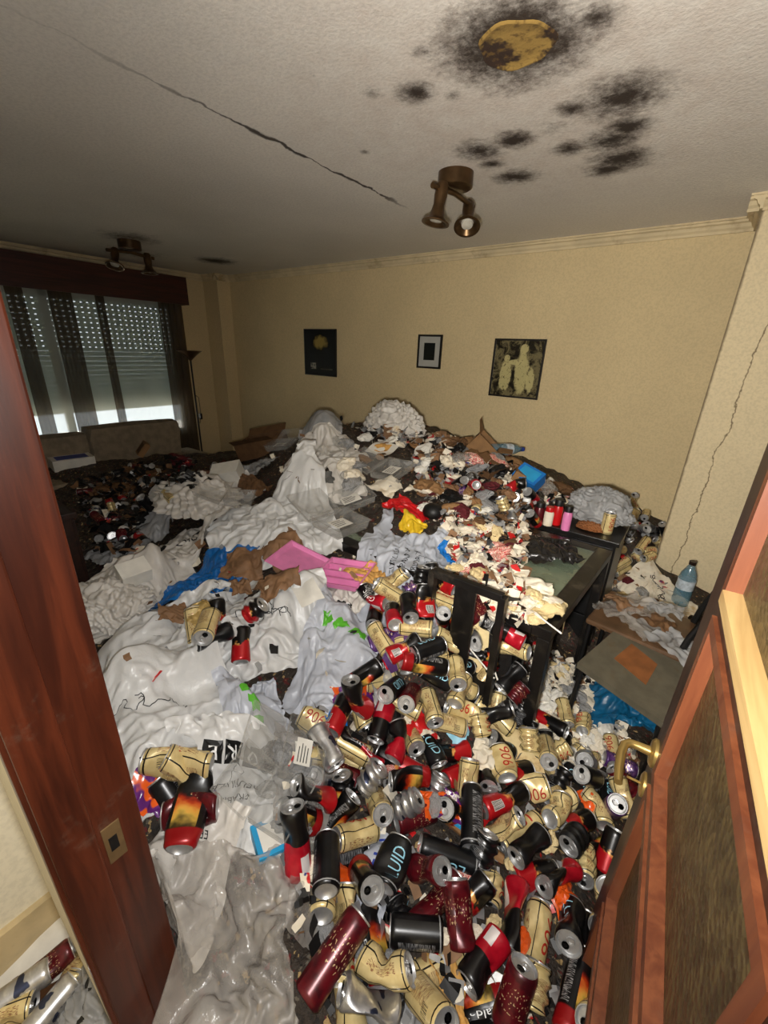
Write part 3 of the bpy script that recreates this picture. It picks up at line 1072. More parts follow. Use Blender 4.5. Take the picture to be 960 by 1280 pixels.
# -- brown seated chair between table and door, with bent black back
c2 = empty('metal_chair', (.02, 2.16, 0), -.12)
setp(c2, 'black metal chair with stained brown seat under plastic beside the table', 'chair')
MB().box((-.20, -.19, .425), (.20, .19, .455), .012).build('seat', M['seatbrown'], c2)
for x, y in ((-.185, -.175), (.185, -.175), (-.185, .17), (.185, .17)):
    MB().tube([(x, y, 0), (x * .98, y * .98, .43)], .011, 8).build('leg', M['blackmat'], c2, True)
for s in (-1, 1):
    MB().tube([(.185, s * .17, .44), (.20, s * .168, .55), (.235, s * .165, .68), (.285, s * .16, .80)], .013, 8).build('back_post', M['blackmat'], c2, True)
MB().box((.245, -.17, .70), (.265, .17, .80), .006).build('back_pad', M['blackmat'], c2)

# -- grey seat cushion board with a rust patch, resting on the rubbish
q = [at_z(722, 828, .42), at_z(832, 905, .40), at_z(866, 835, .43), at_z(775, 782, .45)]
q = [np.array(v) for v in q]


def slab(name, Q, th, mat, parent=None, bev=0.0, org=None):
    """four-cornered slab lying on the corners Q (top face)"""
    Q = np.array(Q)
    n = np.cross(Q[1] - Q[0], Q[3] - Q[0])
    n = n / np.linalg.norm(n)
    if n[2] < 0:
        n = -n
    V = np.concatenate([Q - n * th, Q])
    if org is not None:
        V = V - np.array(org)
    return MB().add(V, [(3, 2, 1, 0), (4, 5, 6, 7), (0, 1, 5, 4), (1, 2, 6, 5), (2, 3, 7, 6), (3, 0, 4, 7)]).build(name, mat, parent)


o0 = sum(q) / 4
st = empty('loose_seat', tuple(o0))
setp(st, 'grey vinyl seat board with a rust brown patch lying by the door', 'seat')
slab('board', q, .03, M['seatgrey'], st, org=o0)
uvq = lambda a, b: q[0] * (1 - a) * (1 - b) + q[1] * a * (1 - b) + q[2] * a * b + q[3] * (1 - a) * b
slab('patch', [uvq(a, b) + (0, 0, .002) for a, b in ((.25, .40), (.68, .32), (.66, .72), (.28, .80))], .002, M['rust'], st, org=o0)
MB().tube([q[3] + (0, 0, -.02) - o0, q[3] - o0 + (.05, .1, -.05), q[3] - o0 + (.09, .15, -.2)], .01, 8).build('bracket', M['blackmat'], st, True)
for k in (0, 1, 2):
    MB().tube([q[k] * .9 + o0 * .1 - o0 + (0, 0, -.025), q[k] * .95 + o0 * .05 - o0 + (0, 0, -q[k][2] + .02)], .010, 8).build('leg', M['blackmat'], st, True)

# -- sofa under the window
sf = empty('sofa', (-4.90, 1.62, -.06))
setp(sf, 'beige fabric sofa standing in the dark before the shuttered window', 'sofa')
MB().box((-.35, -.98, .08), (.42, .98, .30), .03).build('base', M['sofa'], sf, True)
MB().box((-.36, -.98, .25), (-.20, .98, .68), .05).build('back_frame', M['sofa'], sf, True)


def pillow(a, b, puff=.03, seed=0):
    a, b = np.array(a, float), np.array(b, float)
    bm = bmesh.new()
    bmesh.ops.create_cube(bm, size=2)
    bmesh.ops.subdivide_edges(bm, edges=list(bm.edges), cuts=6, use_grid_fill=True)
    V = np.array([v.co[:] for v in bm.verts])
    r = np.abs(V)
    sph = V / np.linalg.norm(V, axis=1)[:, None]
    V2 = V * .8 + sph * .27
    V2 += 0.03 * np.stack([vnoise(V * 2.1, seed), vnoise(V * 2.1, seed + 1), vnoise(V * 2.1, seed + 2)], 1)
    V2 = (a + b) / 2 + V2 * (b - a) / 2
    Fc = [[v.index for v in f.verts] for f in bm.faces]
    bm.free()
    return MB().add(V2, Fc)


pillow((-.30, -.95, .42), (-.06, -.02, .80), seed=3).build('back_cushion', M['sofa'], sf, True)
pillow((-.30, .00, .42), (-.06, .95, .84), seed=8).build('back_cushion', M['sofa'], sf, True)
pillow((-.12, -.92, .28), (.42, -.01, .46), seed=5).build('seat_cushion', M['sofa'], sf, True)
pillow((-.12, .01, .28), (.42, .92, .46), seed=6).build('seat_cushion', M['sofa'], sf, True)
for s in (-1, 1):
    MB().box((-.35, s * 1.08 - .10, .08), (.40, s * 1.08 + .10, .44), .05).build('armrest', M['sofa'], sf, True)

# -- dark sideboard against the front wall, next to the doorway
sb = empty('sideboard', (-2.30, .14, 0))
setp(sb, 'dark brown wooden sideboard just inside the doorway', 'sideboard')
MB().box((-1.0, 0, .0), (.0, .46, .84), .004).build('body', M['darkwood'], sb)
MB().box((-1.02, -.0, .84), (.02, .48, .87), .004).build('top', M['darkwood'], sb)
for i in range(2):
    d_ = MB().box((-.98 + i * .49, .46, .05), (-.51 + i * .49, .475, .82), .003).build('door', M['darkwood'], sb)
    MB().lathe([(.0, .0), (.008, 0), (.012, .015), (0, .02)], 12, (-.55 + i * .12, .475, .45), (0, 1, 0)).build('knob', M['oldbrass'], d_)

# -- torchiere floor lamp
lp = at_x(252, 560, -5.55)
fl = empty('floor_lamp', (float(lp[0]), float(lp[1]), 0))
setp(fl, 'tall dark uplighter floor lamp between curtain and corner pillar', 'floor lamp')
zt = float(at_x(245, 440, float(lp[0]))[2])
MB().lathe([(0, 0), (.13, 0), (.13, .015), (.03, .03), (.012, .05), (0, .05)], 24).build('base', M['blackmat'], fl, True)
MB().tube([(0, 0, .03), (0, 0, zt - .10)], .011, 10).build('pole', M['blackmat'], fl, True)
MB().lathe([(.012, zt - .11), (.03, zt - .09), (.09, zt - .035), (.155, zt + .012), (.150, zt + .014), (.085, zt - .028), (.02, zt - .075), (0, zt - .08)], 28).build('shade', M['oldbrass'], fl, True)
MB().tube([(.012, .0, .98), (.05, .02, .95), (.055, .02, .72), (.02, .01, .60)], .004, 6).build('cable', M['blackmat'], fl, True)
MB().box((.03, .0, .66), (.075, .03, .74), .006).build('dimmer_box', M['blackmat'], fl)

sw = at_y(263, 506, 3.69)
swo = empty('wall_socket', (float(sw[0]), 3.70, float(sw[2])))
setp(swo, 'small brown wall switch plate on the corner pillar', 'switch')
MB().box((-.04, -.010, -.055), (.04, 0, .055), .003).build('plate', M['oldbrass'], swo)
MB().box((-.02, -.014, -.03), (.02, -.010, .03), .002).build('rocker', M['darkwood'], swo)


# -- ceiling spot lamps
def spot_lamp(px, py, barvec, heads, label, s=1.0):
    p = at_z(px, py, CEIL)
    o = empty('ceiling_spotlight', (float(p[0]), float(p[1]), CEIL))
    setp(o, label, 'ceiling lamp')
    MB().lathe([(.0, 0), (.078 * s, 0), (.078 * s, -.055 * s), (.07 * s, -.06 * s), (0, -.06 * s)], 28).build('canopy', M['oldbrass'], o, True)
    bv = np.array(barvec, float)
    bv = bv / np.linalg.norm(bv)
    zb = -.075 * s
    MB().tube([bv * t + np.array((0, 0, zb - .012 * abs(t) / .16)) for t in (-.17 * s, -.08 * s, 0, .08 * s, .17 * s)], .0115 * s, 10).build('bar', M['oldbrass'], o, True)
    for t, dv, ln in heads:
        a = bv * t * s + np.array((0, 0, zb))
        dv = np.array(dv, float)
        dv = dv / np.linalg.norm(dv)
        k = a + np.array((0, 0, -.055 * s))
        arm = MB().tube([a, a + (0, 0, -.03 * s), k], .006 * s, 8).build('arm', M['oldbrass'], o, True)
        top = k - dv * .07 * s
        prof = [(0, 0), (.020 * s, 0), (.027 * s, .012 * s), (.028 * s, .05 * s), (.024 * s, .085 * s), (.032 * s, (ln - .028) * s), (.055 * s, (ln - .006) * s), (.062 * s, (ln - .004) * s), (.062 * s, ln * s), (.05 * s, ln * s), (.03 * s, (ln - .02) * s), (0, (ln - .022) * s)]
        hd = MB().lathe(prof, 24, tuple(top), tuple(dv)).build('spot_head', M['oldbrass'], o, True)
        MB().lathe([(0, .0), (.03 * s, 0), (.026 * s, .012 * s), (0, .017 * s)], 18, tuple(top + dv * (ln - .022) * s), tuple(dv)).build('bulb', M['lampbulb'], hd, True)
    return o


b0 = at_z(541, 226, CEIL - .08)
b1 = at_z(596, 256, CEIL - .08)
spot_lamp(570, 216, b1 - b0, ((-.11, (-.10, -.12, -1), .155), (.13, (.25, -.45, -.9), .135)), 'brass two-spot ceiling lamp near the mould stains', 1.16)
b0 = at_z(135, 306, CEIL - .08)
b1 = at_z(192, 317, CEIL - .08)
spot_lamp(161, 301, b1 - b0, ((-.12, (.3, -.3, -1), .135), (.12, (.05, .0, -1), .14)), 'dark brass two-spot ceiling lamp near the shuttered window', 1.25)


# -- pictures on the back wall
def picture(c0, c1, mat, fmat, label, fw_=.012, mount=None):
    a, b_ = at_y(*c0, D - .02), at_y(*c1, D - .02)
    cxm, w2 = float(a[0] + b_[0]) / 2, abs(float(b_[0] - a[0])) / 2
    czm, h2 = float(a[2] + b_[2]) / 2, abs(float(a[2] - b_[2])) / 2
    o = empty('framed_picture', (cxm, D, czm))
    setp(o, label, 'picture')
    f = MB()
    f.box((-w2, -.022, -h2), (w2, -.002, -h2 + fw_)).box((-w2, -.022, h2 - fw_), (w2, -.002, h2))
    f.box((-w2, -.022, -h2 + fw_), (-w2 + fw_, -.002, h2 - fw_)).box((w2 - fw_, -.022, -h2 + fw_), (w2, -.002, h2 - fw_))
    f.build('frame', fmat, o)
    MB().box((-w2 + fw_, -.013, -h2 + fw_), (w2 - fw_, -.004, h2 - fw_)).build('print' if mount is None else 'mount', mat, o)
    if mount:
        MB().box((-w2 * .46, -.016, -h2 * .50), (w2 * .46, -.013, h2 * .52)).build('print', mount, o)
    return o, w2, h2


def poster_dark():
    t = NT('night_poster_print')
    g = t.coord('Generated')
    s = t.sep(g)
    dx = t.math('MULTIPLY', t.math('SUBTRACT', s[0], 0.5), 1.0)
    dz = t.math('MULTIPLY', t.math('SUBTRACT', s[2], 0.72), 1.5)
    d = t.math('SQRT', t.math('ADD', t.math('MULTIPLY', dx, dx), t.math('MULTIPLY', dz, dz)))
    d = t.math('ADD', d, t.math('MULTIPLY', t.math('SUBTRACT', t.noise(9, g, 5), 0.5), 0.3))
    c = t.mix(t.ramp(d, 0.12, 0.27, 1.0, 0.0), lin((14, 14, 13)), lin((150, 128, 62)))
    d2 = t.math('MULTIPLY', t.math('COMPARE', s[0], 0.27, 0.09), t.math('COMPARE', s[2], 0.2, 0.07))
    c = t.mix(t.math('MULTIPLY', d2, t.ramp(t.noise(14, g, 2), 0.45, 0.55)), c, lin((150, 146, 130)))
    d3 = t.math('MULTIPLY', t.math('COMPARE', s[0], 0.7, 0.2), t.math('COMPARE', s[2], 0.14, 0.012))
    c = t.mix(t.math('MULTIPLY', d3, t.ramp(t.noise(60, g, 1), 0.45, 0.5)), c, lin((120, 116, 100)))
    t.base(c)
    t.set(Roughness=0.25)
    return t.m


def poster_figures():
    """plain stand-in: pale upright shapes on a dark ground"""
    t = NT('pale_figures_print')
    g = t.coord('Generated')
    s = t.sep(g)
    n = t.noise(5, g, 5, 0.65, dist=1.0)
    c = t.mix(t.ramp(n, 0.42, 0.58), lin((34, 30, 22)), lin((120, 110, 78)))
    for (x, z, rx, rz) in ((.62, .45, .16, .42), (.28, .36, .14, .30), (.62, .86, .09, .09), (.28, .68, .07, .07), (.82, .3, .09, .24), (.48, .62, .2, .05)):
        a = t.math('DIVIDE', t.math('SUBTRACT', s[0], x), rx)
        b_ = t.math('DIVIDE', t.math('SUBTRACT', s[2], z), rz)
        d = t.math('ADD', t.math('MULTIPLY', a, a), t.math('MULTIPLY', b_, b_))
        d = t.math('ADD', d, t.math('MULTIPLY', t.math('SUBTRACT', t.noise(8, g, 4), 0.5), 1.4))
        c = t.mix(t.ramp(d, 0.6, 1.0, 0.9, 0.0), c, lin((198, 186, 130)))
    c = t.mix(t.ramp(t.noise(17, g, 4, dist=1.5), 0.58, 0.66, 0.0, 0.8), c, lin((28, 24, 18)))
    t.base(c)
    t.set(Roughness=0.25)
    return t.m


M['frameb'] = plain('black_picture_frame', (22, 18, 16), 0.4, var=0.2)
picture((379.5, 411), (420, 471.5), poster_dark(), M['frameb'], 'dark poster with a yellow glow, the picture nearest the corner pillar', .008)
picture((523, 418), (549.5, 461.5), plain('pale_mount', (176, 174, 166), 0.6, var=0.05), M['frameb'], 'small framed black print in a pale mount between two larger pictures', .018,
        plain('black_print_sheet', (18, 22, 20), 0.4, var=0.3))
picture((619, 423), (671, 500), poster_figures(), M['frameb'], 'black framed picture of pale figures above the cardboard', .014)

# table, cabinet and seats carry things too
ca, sa = math.cos(TA), math.sin(TA)
lx = (XX + .226) * ca - (YY - 1.334) * sa
ly = (XX + .226) * sa + (YY - 1.334) * ca
H[(lx > -TL) & (lx < 0) & (ly > 0) & (ly < TW)] = np.maximum(H[(lx > -TL) & (lx < 0) & (ly > 0) & (ly < TW)], TZ)
mk = (XX > -.63) & (XX < -.165) & (YY > 2.32) & (YY < 2.79)
H[mk] = np.maximum(H[mk], .75)


def hit0(x, y):
    global H
    k, H = H, H0
    p = hit(x, y)
    H = k
    return p


# ------------------------------------------------------------------ soft things: sheets that fall and crumple
def cloth(P, mask, cell, steps=70, lumps=(), grav=0.0016, bend=0.25, its=3, fric=0.6, usef=None):
    """drop the masked grid P (ny,nx,3) with rest spacing cell onto the heap"""
    ny, nx = mask.shape
    ids = -np.ones((ny, nx), int)
    ids[mask] = np.arange(mask.sum())
    X = P[mask].copy()
    I, J, R, K = [], [], [], []

    def con(a, b, r, k):
        ok = (a >= 0) & (b >= 0)
        I.append(a[ok])
        J.append(b[ok])
        R.append(np.full(ok.sum(), r))
        K.append(np.full(ok.sum(), k))
    con(ids[:, :-1], ids[:, 1:], cell, 1.0)
    con(ids[:-1], ids[1:], cell, 1.0)
    con(ids[:-1, :-1], ids[1:, 1:], cell * 1.4142, .6)
    con(ids[1:, :-1], ids[:-1, 1:], cell * 1.4142, .6)
    con(ids[:, :-2], ids[:, 2:], cell * 2, bend)
    con(ids[:-2], ids[2:], cell * 2, bend)
    I, J, R, K = map(np.concatenate, (I, J, R, K))
    n = len(X)
    deg = np.bincount(I, K, n) + np.bincount(J, K, n)
    deg = np.maximum(deg, 1e-3) * 0.55
    V = np.zeros_like(X)

    def ground(x, y):
        g = hz_at(x, y) if usef is None else usef(x, y)
        g2 = 0.0 * g
        for (cx, cy, r, hh) in lumps:
            d2 = ((x - cx) ** 2 + (y - cy) ** 2) / (r * r)
            g2 = np.maximum(g2, hh * np.sqrt(np.clip(1 - d2, 0, 1)))
        return g + g2
    for s in range(steps):
        old = X.copy()
        V[:, 2] -= grav
        X = X + V
        for it in range(its):
            d = X[J] - X[I]
            L = np.linalg.norm(d, axis=1) + 1e-9
            c = (K * (1 - R / L) * 0.5)[:, None] * d
            for a in range(3):
                X[:, a] += (np.bincount(I, c[:, a], n) - np.bincount(J, c[:, a], n)) / deg
        X[:, 1] = np.where(X[:, 0] < -.56, np.maximum(X[:, 1], .15), X[:, 1])
        X[:, 1] = np.minimum(X[:, 1], np.where(X[:, 0] > -.02, 3.41, 3.88))
        g = ground(X[:, 0], X[:, 1]) + .004
        low = X[:, 2] < g
        X[low, 2] = g[low]
        V = (X - old) * 0.90
        V[low, :2] *= (1 - fric)
        V = np.clip(V, -.02, .02)
    return X, ids


def bag_mask(nx, ny, kind):
    u = (np.arange(nx) + .5) / nx
    v = (np.arange(ny) + .5) / ny
    U, Vv = np.meshgrid(u, v)
    m_ = np.ones((ny, nx), bool)
    if kind == 'vest':            # carrier bag with two handles
        m_ &= ~((Vv > .74) & (np.abs(U - .5) < .24 + .06 * np.sin((Vv - .74) * 6)))
        m_ &= ~((Vv > .74) & (np.abs(np.abs(U - .5) - .5) < .06))
    elif kind == 'hole':          # bag with a cut-out grip
        m_ &= ~((((U - .5) / .15) ** 2 + ((Vv - .84) / .045) ** 2) < 1)
    elif kind == 'ragged':
        nz = vnoise(np.stack([U.ravel() * 5, Vv.ravel() * 5, U.ravel() * 0], 1), nx).reshape(U.shape)
        edge = np.minimum(np.minimum(U, 1 - U), np.minimum(Vv, 1 - Vv))
        m_ &= edge > .045 + .05 * nz
    return m_


def bag(px, py, w, h_, ang, mat, label, cat='bag', kind='vest', cell=.013, squeeze=.74, puff=.06, nl=5, seed=0, group=None, name='plastic_bag',
        steps=8, lift=.05, bend=.03, wr=.05, sub=1, pos=None, lay=None):
    """a film bag dropped on the heap where the pixel points; ang = direction of its opening in the image"""
    r_ = np.random.default_rng(seed + 100)
    c = hit(px, py) if pos is None else np.array(pos, float)
    # opening direction on the ground
    dx, dy = math.cos(math.radians(ang)), -math.sin(math.radians(ang))
    a, b = at_z(px, py, c[2]), at_z(px + dx * 20, py + dy * 20, c[2])
    e2 = (b - a)[:2]
    e2 = e2 / np.linalg.norm(e2)
    e1 = np.array([e2[1], -e2[0]])
    nx, ny = int(w / cell), int(h_ / cell)
    mk = bag_mask(nx, ny, kind)
    U, Vv = np.meshgrid((np.arange(nx) - (nx - 1) / 2) * cell, (np.arange(ny) - (ny - 1) / 2) * cell)
    q = np.stack([U.ravel(), Vv.ravel(), np.full(U.size, seed * .37)], 1)
    n2 = vnoise(q * 8, seed + 1).reshape(U.shape)
    n3 = vnoise(q * 8, seed + 2).reshape(U.shape)
    # folds: ridges running in a few directions, bent by a slow noise
    fold = np.zeros_like(U)
    for k in range(5):
        th = r_.uniform(0, PI)
        wl = r_.uniform(.05, .12) * (.8 + .5 * min(w, h_))
        ph = (U * math.cos(th) + Vv * math.sin(th)) / wl + 1.3 * vnoise(q * (5 + k), seed + 10 + k).reshape(U.shape)
        tri = np.abs((ph % 1.0) - .5) * 2
        am = np.clip(.35 + .9 * vnoise(q * 4, seed + 20 + k).reshape(U.shape), 0, 1)
        fold += tri * am * wl * .42
    sx = squeeze * (1 + .12 * r_.uniform(-1, 1))
    sy = squeeze * (1 + .12 * r_.uniform(-1, 1))
    gxp = c[0] + e1[0] * U * sx + e2[0] * Vv * sy + .02 * n3
    gyp = c[1] + e1[1] * U * sx + e2[1] * Vv * sy + .02 * n2
    lumps = []
    for k in range(nl):
        a_, b_ = r_.uniform(-.30, .30, 2)
        lumps.append((c[0] + e1[0] * a_ * w * sx + e2[0] * b_ * h_ * sy, c[1] + e1[1] * a_ * w * sx + e2[1] * b_ * h_ * sy, r_.uniform(.28, .5) * min(w, h_) * sx, puff * r_.uniform(.4, 1.0)))
    gz = hz_at(gxp, gyp) if lay is None else np.full(gxp.shape, lay)
    gl = 0.0 * gz
    for (cx_, cy_, rr, hh) in lumps:
        gl = np.maximum(gl, hh * np.sqrt(np.clip(1 - ((gxp - cx_) ** 2 + (gyp - cy_) ** 2) / rr ** 2, 0, 1)))
    gz = gz + gl + .006 + (fold - fold.min() * .5) * (wr / .05)
    P = np.stack([gxp, gyp, gz], -1)
    X, ids = cloth(P, mk, cell, steps, lumps, bend=bend, fric=.97, grav=.0007, usef=None if lay is None else (lambda x, y: np.full(np.shape(x), lay)))
    base = np.array([c[0], c[1], X[:, 2].min()])
    quad = np.stack([ids[:-1, :-1], ids[:-1, 1:], ids[1:, 1:], ids[1:, :-1]], -1).reshape(-1, 4)
    quad = quad[(quad >= 0).all(axis=1)]
    me = mesh(name, X - base, quad, True)
    o = link(name, me, mat, loc=tuple(base))
    if sub:
        mod = o.modifiers.new('smooth', 'SUBSURF')
        mod.levels = mod.render_levels = sub
    setp(o, label, cat, group)
    raise_h(X)
    full = np.full(ids.shape + (3,), np.nan)
    full[mk] = X - base
    return o, full


def text_mesh(txt, size=1.0, maxe=.12):
    """flat text as (V (n,2) centred, faces)"""
    cu = bpy.data.curves.new('t', 'FONT')
    cu.body = txt
    cu.size = size
    cu.align_x = 'CENTER'
    cu.align_y = 'CENTER'
    cu.resolution_u = 3
    ob = bpy.data.objects.new('t', cu)
    C.objects.link(ob)
    bpy.context.view_layer.update()
    me = bpy.data.meshes.new_from_object(ob.evaluated_get(bpy.context.evaluated_depsgraph_get()))
    bm = bmesh.new()
    bm.from_mesh(me)
    bmesh.ops.triangulate(bm, faces=list(bm.faces))
    for _ in range(3):
        ed = [e for e in bm.edges if e.calc_length() > maxe * size]
        if not ed:
            break
        bmesh.ops.subdivide_edges(bm, edges=ed, cuts=1)
        bmesh.ops.triangulate(bm, faces=list(bm.faces))
    bm.verts.index_update()
    V = np.array([v.co[:2] for v in bm.verts])
    Fc = [[v.index for v in f.verts] for f in bm.faces]
    bm.free()
    bpy.data.objects.remove(ob)
    bpy.data.meshes.remove(me)
    bpy.data.curves.remove(cu)
    return V, Fc


def blob2(pts, n=14):
    """filled fan polygon, subdivided rings"""
    pts = np.array(pts, float)
    c = pts.mean(0)
    V = [c]
    Fc = []
    m_ = len(pts)
    for k in (1, 2, 3):
        for p in pts:
            V.append(c + (p - c) * k / 3)
    for i in range(m_):
        j = (i + 1) % m_
        Fc.append((0, 1 + i, 1 + j))
        for k in (0, 1):
            Fc.append((1 + k * m_ + i, 1 + (k + 1) * m_ + i, 1 + (k + 1) * m_ + j, 1 + k * m_ + j))
    return np.array(V), Fc


def ribbon2(pts, w):
    pts = np.array(pts, float)
    d = np.gradient(pts, axis=0)
    d /= np.linalg.norm(d, axis=1)[:, None] + 1e-9
    nrm = np.stack([-d[:, 1], d[:, 0]], 1)
    V = np.concatenate([pts + nrm * w / 2, pts - nrm * w / 2])
    n = len(pts)
    return V, [(i, i + 1, n + i + 1, n + i) for i in range(n - 1)]


def print_on(o, full, shape, mat, at, size, rot=0.0, lift=.0022, name='print'):
    """lay a flat shape (V 2d in print units) onto the crumpled grid at fraction `at`"""
    V, Fc = shape
    ny, nx = full.shape[:2]
    e = full[1:, :, :] - full[:-1, :, :]
    cell = np.nanmedian(np.linalg.norm(e, axis=2))
    c, s = math.cos(math.radians(rot)), math.sin(math.radians(rot))
    V = np.asarray(V) * size
    uu = at[0] * nx + (V[:, 0] * c - V[:, 1] * s) / cell
    vv = at[1] * ny + (V[:, 0] * s + V[:, 1] * c) / cell
    g = full.copy()
    if np.isnan(g).any():
        med = np.nanmean(g.reshape(-1, 3), axis=0)
        bad = np.isnan(g[..., 0])
        g[bad] = med
    else:
        bad = np.zeros((ny, nx), bool)
    du = np.gradient(g, axis=1)
    dv = np.gradient(g, axis=0)
    nr = np.cross(du, dv)
    nr /= np.linalg.norm(nr, axis=2)[..., None] + 1e-9
    uu2 = np.clip(uu, 0, nx - 1.01)
    vv2 = np.clip(vv, 0, ny - 1.01)
    i, j = uu2.astype(int), vv2.astype(int)
    a, b = (uu2 - i)[:, None], (vv2 - j)[:, None]

    def s_(G):
        return G[j, i] * (1 - a) * (1 - b) + G[j, i + 1] * a * (1 - b) + G[j + 1, i] * (1 - a) * b + G[j + 1, i + 1] * a * b
    out = (uu < 0) | (uu > nx - 1) | (vv < 0) | (vv > ny - 1) | bad[j, i] | bad[j + 1, i] | bad[j, i + 1] | bad[j + 1, i + 1]
    N = s_(nr)
    N = np.where(N[:, 2:3] < 0, -N, N)
    W = s_(g) + N * lift
    Fk = [f for f in Fc if not any(out[k] for k in f)]
    if not Fk:
        return None
    used = sorted({k for f in Fk for k in f})
    rm = {k: n_ for n_, k in enumerate(used)}
    return link(name, mesh(name, W[used], [[rm[k] for k in f] for f in Fk], False), mat, o)


rnd = random.Random(5)


def scribble(seed, n=26, w=.035):
    q = random.Random(seed)
    p = np.cumsum([(math.cos(t) * .12, math.sin(t) * .12) for t in np.cumsum([q.uniform(-1.3, 1.5) for _ in range(n)])], axis=0)
    return ribbon2(p - p.mean(0), w)


def leaf(seed):
    q = random.Random(seed)
    return blob2([(math.cos(a) * (.5 + .22 * q.uniform(-1, 1)), math.sin(a) * (.36 + .18 * q.uniform(-1, 1))) for a in np.linspace(0, 2 * PI, 12, endpoint=False)])


sq = blob2([(-.5, -.5), (-.17, -.5), (.17, -.5), (.5, -.5), (.55, -.15), (.55, .15), (.6, .5), (.2, .5), (-.15, .5), (-.42, .5), (-.45, .15), (-.48, -.15)])


def pbag(px, py, bx, by, ang, mat, label, **kw):
    c = hit(px, py)
    d = c - CAM
    depth = d @ fw
    el = max(.48, -d[2] / np.linalg.norm(d))
    sq_ = kw.setdefault('squeeze', .74)
    bx, by = bx * .9, by * .9
    Ex, Ey = bx * depth / F / sq_, by * depth / F / el / sq_
    if abs(math.sin(math.radians(ang))) > .7:
        w_, h_ = Ex, Ey
    else:
        w_, h_ = Ey, Ex
    kw.setdefault('cell', min(.016, max(.0085, max(w_, h_) / 66)))
    return bag(px, py, w_, h_, ang, mat, label, **kw)


BG = {}
WG = 'white carrier bags on the heap'
BL = [
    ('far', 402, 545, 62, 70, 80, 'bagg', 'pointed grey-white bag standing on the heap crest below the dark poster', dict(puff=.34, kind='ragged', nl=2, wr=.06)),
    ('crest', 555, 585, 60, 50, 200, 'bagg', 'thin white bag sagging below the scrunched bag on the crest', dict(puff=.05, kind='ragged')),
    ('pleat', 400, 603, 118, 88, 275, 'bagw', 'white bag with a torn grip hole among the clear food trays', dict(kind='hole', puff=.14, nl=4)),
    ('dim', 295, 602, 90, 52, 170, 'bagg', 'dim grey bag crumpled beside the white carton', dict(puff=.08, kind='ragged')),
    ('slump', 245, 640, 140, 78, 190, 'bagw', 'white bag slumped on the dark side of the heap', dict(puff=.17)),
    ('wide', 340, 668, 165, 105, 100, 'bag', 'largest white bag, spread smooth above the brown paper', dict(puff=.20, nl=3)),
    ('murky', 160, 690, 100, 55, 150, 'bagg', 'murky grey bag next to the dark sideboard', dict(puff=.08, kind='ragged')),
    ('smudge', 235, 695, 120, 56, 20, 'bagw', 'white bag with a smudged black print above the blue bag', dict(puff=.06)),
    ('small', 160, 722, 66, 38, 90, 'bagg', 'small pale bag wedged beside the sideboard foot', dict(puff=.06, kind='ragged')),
    ('lav', 505, 700, 150, 98, 65, 'bagb', 'pale lavender bag with three lines of lettering above the can heap', dict(puff=.03, nl=3)),
    ('tag', 425, 778, 120, 62, 330, 'bagw', 'white bag with a slanted black logo beside the can heap', dict(puff=.05)),
    ('loaf', 158, 762, 130, 84, 160, 'bagw', 'loaf shaped white bag with a black logo patch', dict(puff=.20, nl=3, kind='ragged')),
    ('blue', 262, 738, 112, 64, 350, 'bluebag', 'bright blue plastic bag torn open around brown paper', dict(puff=.05, kind='hole')),
    ('grip', 335, 790, 160, 112, 100, 'bag', 'white bag with a grip hole and inked scribble', dict(kind='hole', puff=.12)),
    ('script', 215, 832, 190, 105, 20, 'bag', 'white bag with short lines of black lettering beside the jamb', dict(puff=.12)),
    ('leafy', 418, 838, 104, 100, 60, 'bagb', 'bluish white bag with a green leaf print against the cans', dict(puff=.10, kind='ragged')),
    ('full', 195, 920, 190, 165, 120, 'bag', 'full white bag with green marks pressed against the door jamb', dict(puff=.13, nl=5)),
    ('clover', 322, 885, 96, 120, 290, 'bagb', 'white bag with a green clover print half covering cans', dict(puff=.05)),
    ('boxes', 290, 1010, 165, 125, 190, 'bag', 'white bag with black boxed letters and upside-down lettering', dict(puff=.07)),
    ('foot', 232, 1105, 130, 120, 240, 'bagw', 'white bag slumped at the foot of the door jamb', dict(puff=.06, kind='ragged')),
    ('haze1', 378, 985, 84, 110, 90, 'clear', 'clear crinkled wrapping with a paper tag among the cans', dict(puff=.05, kind='ragged')),
    ('haze2', 236, 1165, 90, 72, 30, 'clear', 'scrap of clear wrapping at the foot of the jamb', dict(puff=.05, kind='ragged')),
    ('haze3', 292, 1225, 200, 200, 80, 'clear', 'large sheet of clear crinkled bubble wrap in the doorway', dict(puff=.10, kind='ragged', nl=6, wr=.07)),
    ('letters', 466, 1108, 46, 100, 75, 'bagb', 'white bag corner with blue lettering standing among cans', dict(puff=.03, kind='ragged')),
    ('film', 492, 1258, 120, 66, 20, 'bagg', 'greyish film bag in the doorway below the crushed cans', dict(puff=.05, kind='ragged')),
    ('film2', 395, 1120, 60, 120, 80, 'clear', 'narrow clear wrapper lying along the bubble wrap', dict(puff=.04, kind='ragged')),
    ('dark', 682, 688, 84, 46, 0, 'darkbag', 'black bin liner spread over the glass table', dict(puff=.04, kind='ragged')),
]
for n_, (key, px, py, bx, by, ang, mt, lab, kw) in enumerate(BL):
    BG[key] = pbag(px, py, bx, by, ang, M[mt], lab, seed=n_ * 7 + 1, **kw)
c = hit0(780, 893)
kq, H = H, H0.copy()
BG['teal'] = bag(776, 892, .56, .42, 160, M['tealbag'], 'teal blue plastic bag under the grey loose seat', kind='ragged', puff=.10, seed=77, squeeze=.7)
BG['doily'] = bag(822, 748, .52, .40, 20, M['tissue'], 'crumpled white printed paper on the floor before the pillar', 'paper', kind='ragged', puff=.02, seed=78, squeeze=.86, name='paper_sheet')
